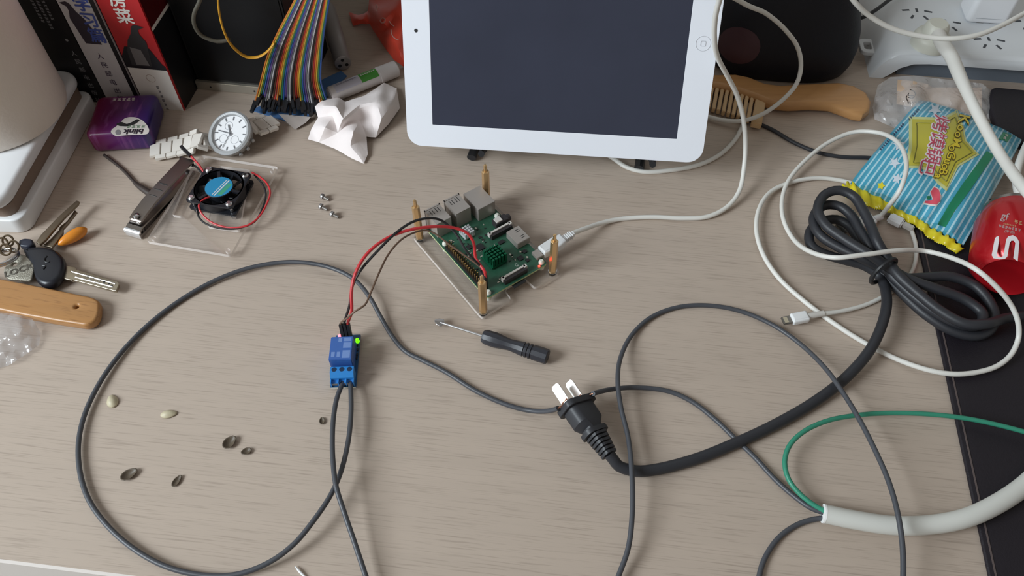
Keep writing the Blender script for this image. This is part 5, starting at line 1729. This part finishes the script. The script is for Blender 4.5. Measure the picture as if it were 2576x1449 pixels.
# charger cube
cg = thing('charger', 'white phone charger block plugged into the extension socket', 'charger', G(2478, 50, zt))
gc = G(2480, 62, zt)
v, f = flat2d([rrect(-0.019, -0.0, 0.019, 0.030, 0.005)], 0.034, 0.004)
MB(frame(gc, DX)).add(v, f).build('body', mat('charger_white', (236, 238, 242), 0.25), parent=cg)
MB(frame(gc, DX)).box(-0.012, 0.012, -0.0003, 0.0002, 0.006, 0.0064).build('seam', mat('seam_grey', (180, 184, 190), 0.5), parent=cg, smooth=0)
for dx in (-0.008, 0.004):
    MB(frame(gc, DX)).box(dx, dx + 0.006, 0.002, 0.003, -0.0045, 0.0005).build('pin', DULL_STEEL, parent=cg, smooth=0)
o = MB().tube(px_path([(2110, -60, 120), (2146, 0, 105), (2190, 42, 90), (2250, 74, 80), (2330, 93, 76), (2400, 97, 78), (2460, 88, 80), (2520, 64, 82), (2576, 34, 84), (2640, 0, 84)], 0), 0.0021).build('white_cable', WHITE_CABLE)
tag(o, 'white cable sagging across the top of the extension socket', 'cable')
o = MB().tube(px_path([(2760, 200, 20), (2640, 290, 20), (2600, 335, 20), (2572, 390, 16), (2557, 440, 12), (2560, 480, 8), (2580, 520, 6)], 0), 0.0032).build('white_cable', WHITE_CABLE)
tag(o, 'short white cable piece emerging right of the snack packet', 'cable')

o = slab([(2496, 216), (2560, 222), (2660, 232), (2680, 372), (2600, 372), (2510, 330), (2490, 260)], 0.0005, 0.008, 0.003, 0.006).build('black_slab', LEATHER)  # plain flat slab that makes this area black
tag(o, 'flat black slab lying between the extension socket and snack packet', 'pouch')

# ================================================================== clear wrapper with paper
cw = thing('clear_wrapper', 'clear plastic wrapper holding beige printed paper behind the snack packet', 'wrapper', G(2340, 260))
pp = sheet([(2258, 200, 12), (2300, 204, 16), (2335, 212, 14), (2345, 220, 9), (2470, 220, 8), (2470, 285, 5), (2420, 290, 5), (2330, 270, 8), (2290, 268, 10), (2255, 262, 8)], [(2300, 235, 17), (2400, 245, 9)], 8, 0.0006, 60, 2.0).build('beige_paper', mat('beige_paper', (214, 186, 160), 0.7), parent=cw, smooth=30)
INK = mat('ink_brown', (66, 56, 52), 0.6)
for st_ in ([(2289, 225), (2298, 229), (2303, 236), (2302, 240)], [(2287, 234), (2284, 240), (2290, 241), (2298, 241), (2300, 244), (2293, 247), (2285, 245)], [(2281, 241), (2280, 247), (2284, 255), (2285, 260)]):
    MB().tube([G(x, y, .0186) for x, y in st_], 0.0005, n=6, step=0.001, flatk=0.4).build('pen_stroke', INK, parent=cw)
flat_text('#4', 2300, 258, .0156, 0.0034, R(8), INK, cw)
sheet([(2208, 215, 3), (2240, 194, 8), (2300, 190, 15), (2380, 200, 13), (2470, 210, 8), (2510, 240, 3), (2490, 300, 2), (2420, 310, 5), (2330, 320, 8), (2250, 322, 3), (2200, 300, 1.5), (2195, 270, 1.5)], [(2240, 250, 16), (2225, 285, 8), (2260, 300, 10), (2300, 240, 20), (2400, 250, 15), (2460, 260, 9)], 7, 0.0022, 70, 8.0).build('film', clear_mat('cloudy_film', (244, 244, 246), (252, 252, 254), 0.30, 0.12, bump=0.8, ior=1.5), parent=cw, smooth=24)

# ================================================================== snack packet
c00, c10, c01, c11 = G(2139, 462, .007), G(2423, 618, .007), G(2312, 256, .010), G(2568, 356, .010)   # seal left, seal right, far left, far right
HB = 0.024


def hgt(s, t):
    s = min(1, max(0, s))
    t = min(1, max(0, t))
    b = (math.sin(math.pi * min(1, max(0, s * 0.94 + 0.03)))) ** 0.55 * (math.sin(math.pi * min(1, max(0, t * 0.94 + 0.03)))) ** 0.5
    wr = 0.0016 * math.exp(-s * 7) * math.sin(t * 42 + 3 * math.sin(t * 9)) + 0.0010 * noise.noise(Vector((s * 6, t * 7, 2.2)))
    return HB * b + wr


def pk(s, t):
    p = c00 * (1 - s) * (1 - t) + c10 * (1 - s) * t + c01 * s * (1 - t) + c11 * s * t
    return p + Vector((0, 0, hgt(s, t)))


def inv(P):
    s = t = 0.5
    for _ in range(12):
        q = c00 * (1 - s) * (1 - t) + c10 * (1 - s) * t + c01 * s * (1 - t) + c11 * s * t
        ds = (c01 - c00) * (1 - t) + (c11 - c10) * t
        dt = (c10 - c00) * (1 - s) + (c11 - c01) * s
        e = P - q
        det = ds.x * dt.y - ds.y * dt.x
        s += (e.x * dt.y - e.y * dt.x) / det
        t += (ds.x * e.y - ds.y * e.x) / det
    return s, t


def on_packet(px, py, lift=0.0003):
    z = 0.025
    for _ in range(14):
        s, t = inv(G(px, py, z))
        z = z * 0.4 + 0.6 * pk(min(1, max(0, s)), min(1, max(0, t))).z
    P = G(px, py, z)
    return P + (Vector((0, 0, CAMH)) - P).normalized() * 0 + Vector((0, 0, lift))


snack = thing('snack_packet', 'blue striped snack packet with a yellow star and serrated yellow seal', 'packet', G(2340, 440))
NS, NT = 40, 56
v, f = [], []
for i in range(NS + 1):
    for j in range(NT + 1):
        v.append(pk(i / NS, j / NT))
for i in range(NS):
    for j in range(NT):
        a = i * (NT + 1) + j
        f.append((a, a + 1, a + NT + 2, a + NT + 1))
k0 = len(v)
for i in range(NS + 1):
    for j in range(NT + 1):
        p = pk(i / NS, j / NT)
        v.append(Vector((p.x, p.y, max(0.0036, p.z - hgt(i / NS, j / NT) * 1.0 - 0.0035 * math.sin(math.pi * i / NS) ** 0.5 * math.sin(math.pi * j / NT) ** 0.5))))
for i in range(NS):
    for j in range(NT):
        a = k0 + i * (NT + 1) + j
        f.append((a, a + NT + 1, a + NT + 2, a + 1))
bo = []
for j in range(NT):
    bo += [(j, k0 + j, k0 + j + 1, j + 1), (NS * (NT + 1) + j, NS * (NT + 1) + j + 1, k0 + NS * (NT + 1) + j + 1, k0 + NS * (NT + 1) + j)]
for i in range(NS):
    a, b = i * (NT + 1), (i + 1) * (NT + 1)
    bo += [(a, b, k0 + b, k0 + a), (a + NT, k0 + a + NT, k0 + b + NT, b + NT)]
f += bo


def stripe_mat():
    m = bpy.data.materials.new('striped_foil')
    m.use_nodes = True
    nt = m.node_tree
    b = nt.nodes['Principled BSDF']
    b.inputs['Roughness'].default_value = 0.2
    b.inputs['Coat Weight'].default_value = 0.3
    at = nt.nodes.new('ShaderNodeAttribute')
    at.attribute_name = 'across'
    mu = nt.nodes.new('ShaderNodeMath')
    mu.operation = 'MULTIPLY'
    mu.inputs[1].default_value = 22.0
    nt.links.new(at.outputs['Fac'], mu.inputs[0])
    fr = nt.nodes.new('ShaderNodeMath')
    fr.operation = 'FRACT'
    nt.links.new(mu.outputs[0], fr.inputs[0])
    cr = nt.nodes.new('ShaderNodeValToRGB')
    cr.color_ramp.elements[0].position = 0.0
    cr.color_ramp.elements[0].color = lin((72, 160, 188))
    cr.color_ramp.elements[1].position = 1.0
    cr.color_ramp.elements[1].color = lin((72, 160, 188))
    for p, c in ((0.58, (72, 160, 188)), (0.64, (176, 214, 226)), (0.9, (176, 214, 226)), (0.96, (72, 160, 188))):
        e = cr.color_ramp.elements.new(p)
        e.color = lin(c)
    nt.links.new(fr.outputs[0], cr.inputs[0])
    nt.links.new(cr.outputs[0], b.inputs['Base Color'])
    tc_ = nt.nodes.new('ShaderNodeTexCoord')
    n_ = nt.nodes.new('ShaderNodeTexNoise')
    n_.inputs['Scale'].default_value = 55
    n_.inputs['Detail'].default_value = 3
    nt.links.new(tc_.outputs['Object'], n_.inputs['Vector'])
    bp_ = nt.nodes.new('ShaderNodeBump')
    bp_.inputs['Strength'].default_value = 0.55
    bp_.inputs['Distance'].default_value = 0.004
    nt.links.new(n_.outputs['Fac'], bp_.inputs['Height'])
    nt.links.new(bp_.outputs['Normal'], b.inputs['Normal'])
    return m


mbp = MB().add(v, f)
org = parent_org(snack)
ob = mbp.build('pouch', stripe_mat(), parent=snack, smooth=40)
atr = ob.data.attributes.new('across', 'FLOAT', 'POINT')
for i_, vv in enumerate(ob.data.vertices):
    atr.data[i_].value = inv(vv.co + org)[1]
# seal strip
up_ = [(2118, 468), (2139, 460), (2200, 488), (2262, 522), (2330, 562), (2385, 596), (2426, 624)]
dn_ = [(2126, 497), (2150, 508), (2190, 520), (2240, 538), (2290, 562), (2345, 602), (2406, 638)]
US, DS = spline(px_path([(x, y, 9) for x, y in up_], 0), 0.0005), spline(px_path([(x, y, 5) for x, y in dn_], 0), 0.0005)
v, f = [], []
NN = 120
for i in range(NN + 1):
    a, b = samp(US, i / NN), samp(DS, i / NN)
    d = (b - a)
    up = (0.10 if (i // 3) % 2 else -0.10)
    dn = 0.05 * (1 if i % 2 else -1)
    for j, q in enumerate((up, 0.33, 0.66, 1 + dn)):
        p = a + d * q
        p.z += 0.0012 * math.sin(i * 0.55) * (1 if j in (1, 2) else 0.4) + 0.0008 * math.sin(i * 0.19)
        v.append(p)
for i in range(NN):
    for j in range(3):
        a = i * 4 + j
        f.append((a, a + 1, a + 5, a + 4))
YEL = mat('seal_yellow', (222, 206, 40), 0.3)
sl_ = MB().add(v, f).build('seal', YEL, parent=snack, smooth=30)
mod = sl_.modifiers.new('film', 'SOLIDIFY')
mod.thickness = 0.0003


def pdecal(name, m, poly, lift=0.0003, d=9):
    v2, f2 = fill_px(poly, d)
    return MB().add([on_packet(x, y, lift) for x, y in v2], f2).build(name, m, parent=snack, smooth=40)


def star(cx_, cy_, R1, R2, rot, sx=1.0):
    return [(cx_ + (R1 if i % 2 == 0 else R2) * math.cos(R(rot + 36 * i)) * sx, cy_ + (R1 if i % 2 == 0 else R2) * math.sin(R(rot + 36 * i))) for i in range(10)]


STAR = [(2294, 301), (2372, 303), (2405, 285), (2420, 325), (2425, 355), (2455, 388), (2408, 415), (2400, 430), (2380, 472), (2360, 455), (2340, 430), (2320, 418), (2284, 418), (2294, 370)]
pdecal('star_border', mat('star_pale', (200, 204, 140), 0.3), [(2374 + (x - 2374) * 1.1, 372 + (y - 372) * 1.1) for x, y in STAR], 0.0003)
pdecal('star', mat('star_yellow', (188, 178, 62), 0.3), STAR, 0.0007)
inn = [(2374 + (x - 2374) * 0.86, 372 + (y - 372) * 0.86) for x, y in STAR]
MB().tube([on_packet(x, y, 0.0010) for x, y in dens(inn, 8)], 0.0003, n=5, closed=True, step=0.002).build('star_line', mat('star_olive', (120, 120, 50), 0.4), parent=snack)
pdecal('green_panel', mat('panel_green', (34, 140, 100), 0.3), [(2358, 566), (2378, 572), (2402, 530), (2440, 478), (2480, 420), (2500, 392), (2482, 380), (2462, 408), (2425, 458), (2385, 518)], 0.0004)
pdecal('green_panel', MATS['panel_green'], [(2512, 350), (2524, 332), (2545, 342), (2534, 358)], 0.0004)
for c in ((2352, 277, 18, 8, 20), (2262, 365, 17, 8, 50), (2250, 410, 16, 7, 10), (2256, 450, 14, 7, 0)):
    pdecal('small_star', mat('star_white', (206, 214, 224), 0.3), star(*c), 0.0004, 7)
pdecal('small_star', YEL, star(2216, 468, 11, 6, 0), 0.0004, 7)
logo = [(2348.5, 473), (2355, 475), (2360.4, 479), (2365, 493.5), (2363, 508), (2354, 516.4), (2341, 515.5), (2324.7, 512), (2326.5, 507), (2341, 506), (2345.7, 502.7), (2343, 493.5), (2340, 484.4)]
pdecal('logo_border', WHITEP, [(2350 + (x - 2350) * 1.16, 498 + (y - 498) * 1.16) for x, y in logo], 0.0004, 7)
pdecal('logo', mat('logo_red', (212, 84, 100), 0.3), logo, 0.0008, 7)
pdecal('logo', mat('logo_green', (30, 130, 90), 0.3), circ(2335, 499, 5, 12), 0.0008, 5)


def ptext(s, px, py, size, ang, m, fat=0.0, lift=0.0012, spacing=1.0):
    """lettering printed on the packet; ang is the reading direction measured on the photo"""
    v, f = text2d(s, size, fat=fat, spacing=spacing)
    c, sn = math.cos(R(ang)), math.sin(R(ang))
    return MB().add([on_packet(px + p.x * c + p.y * sn, py + p.x * sn - p.y * c, lift) for p in v], f).build('lettering', m, parent=snack, smooth=0)


PINK, PALE = mat('letter_pink', (182, 62, 84), 0.35), mat('letter_outline', (226, 218, 222), 0.35)
OCH, BRN = mat('letter_yellow', (214, 190, 50), 0.35), mat('letter_brown', (104, 88, 44), 0.35)
for ch, x, y in (('烤', 2361, 314), ('馍', 2353, 356), ('锅', 2344, 396), ('巴', 2328, 424)):
    v0, f0 = text2d(ch, 43)
    c_, s_ = math.cos(R(104)), math.sin(R(104))
    mbt = MB()
    for q in range(12):
        ox, oy = 2.6 * math.cos(q * math.pi / 6), 2.6 * math.sin(q * math.pi / 6)
        mbt.add([on_packet(x + ox + p.x * c_ + p.y * s_, y + oy + p.x * s_ - p.y * c_, 0.0012 + 0.00002 * q) for p in v0], f0)
    mbt.build('lettering', PALE, parent=snack, smooth=0)
    ptext(ch, x, y, 43, 104, PINK, 0.0, 0.0019)
KOO = (('K', 2422, 303), ('o', 2415, 325), ('o', 2409, 342), ('M', 2404, 362), ('o', 2394, 376), ('G', 2390, 394), ('u', 2382, 410), ('o', 2376, 423), ('B', 2370, 435), ('a', 2358, 446))
for ch, x, y in KOO:
    sz = 40 if ch == 'K' else 29
    ptext(ch, x, y, sz, 104, BRN, 1.8, 0.0011)
    ptext(ch, x, y, sz, 104, OCH, 0.3, 0.0015)
for x, y in ((2300, 285), (2262, 322), (2228, 360)):
    ptext('#6', x - 2, y + 4, 8, 131, mat('print_navy', (40, 70, 110), 0.4), 0.0, 0.0005)
ptext('#2', 2529, 345, 10, 120, WHITEP, 0.2, 0.0008)

# ================================================================== red can
RC = 0.0265
ca_, cb2 = G(2536, 698, RC + 0.003), G(2552, 560, RC + 0.003)
CNF = frame(ca_, cb2 - ca_) @ SM                        # local z: from base to lid
can = thing('red_can', 'red drinks can with white print lying on the black pad', 'can', (ca_.x, ca_.y, 0.003))
LC = 0.064


def can_mat():
    return mat('can_red', (186, 24, 34), 0.28, 0.35, coat=0.3)


prof = [(0.001, 0.016), (0.0, 0.0180), (0.0012, 0.0200), (0.006, 0.0232), (0.0115, RC), (LC - 0.014, RC), (LC - 0.006, 0.0238), (LC - 0.001, 0.0226)]
MB(CNF).lathe(prof, 56).build('body', can_mat(), parent=can)
MB(CNF).lathe([(LC - 0.001, 0.0226), (LC + 0.0012, 0.0232), (LC + 0.0014, 0.0226), (LC - 0.002, 0.021), (LC - 0.0025, 0.0)], 40).build('lid', DULL_STEEL, parent=can)


def can_ang(px, py):
    """angle and length on the can surface met by the view through a photo pixel"""
    o = CNF.inverted() @ Vector((0, 0, CAMH))
    d = (CNF.to_3x3().inverted() @ (G(px, py, 0.0) - Vector((0, 0, CAMH)))).normalized()
    a = d.x ** 2 + d.y ** 2
    b = 2 * (o.x * d.x + o.y * d.y)
    c = o.x ** 2 + o.y ** 2 - RC ** 2
    t = (-b - math.sqrt(max(0, b * b - 4 * a * c))) / (2 * a)
    p = o + d * t
    return math.atan2(p.y, p.x), p.z


def on_can(px, py, lift=0.0002):
    a, z = can_ang(px, py)
    return CNF @ Vector(((RC + lift) * math.cos(a), (RC + lift) * math.sin(a), z))


S_ = [(2507, 596), (2513, 594), (2513, 606), (2508, 640), (2510, 646), (2520, 648), (2525, 642), (2531, 604), (2536, 595), (2548, 592), (2558, 598), (2564, 610), (2560, 658), (2549, 650), (2554, 612), (2550, 606), (2544, 606), (2540, 612), (2534, 646), (2528, 652), (2514, 653), (2499, 650), (2495, 642), (2503, 600)]
v2, f2 = fill_px(S_, 5)
MB().add([on_can(x, y) for x, y in v2], f2).build('squiggle', mat('can_white', (226, 220, 222), 0.4), parent=can, smooth=60)


def ctext(s, px, py, size, ang, m, fat=0.0):
    v, f = text2d(s, size, fat=fat)
    c, sn = math.cos(R(ang)), math.sin(R(ang))
    return MB().add([on_can(px + p.x * c + p.y * sn, py + p.x * sn - p.y * c) for p in v], f).build('lettering', m, parent=can, smooth=0)


CGR = mat('can_grey', (176, 150, 150), 0.45)
ctext('gf', 2528, 545, 26, 15, CGR, 0.4)
ctext('#2', 2562, 560, 13, 14, mat('can_gold', (190, 150, 110), 0.45))
ctext('#8', 2540, 566, 5, 12, MATS['can_gold'])
ctext('#7', 2540, 574, 10, 12, CGR)
ctext('(中·南)', 2540, 584, 9, 12, CGR)
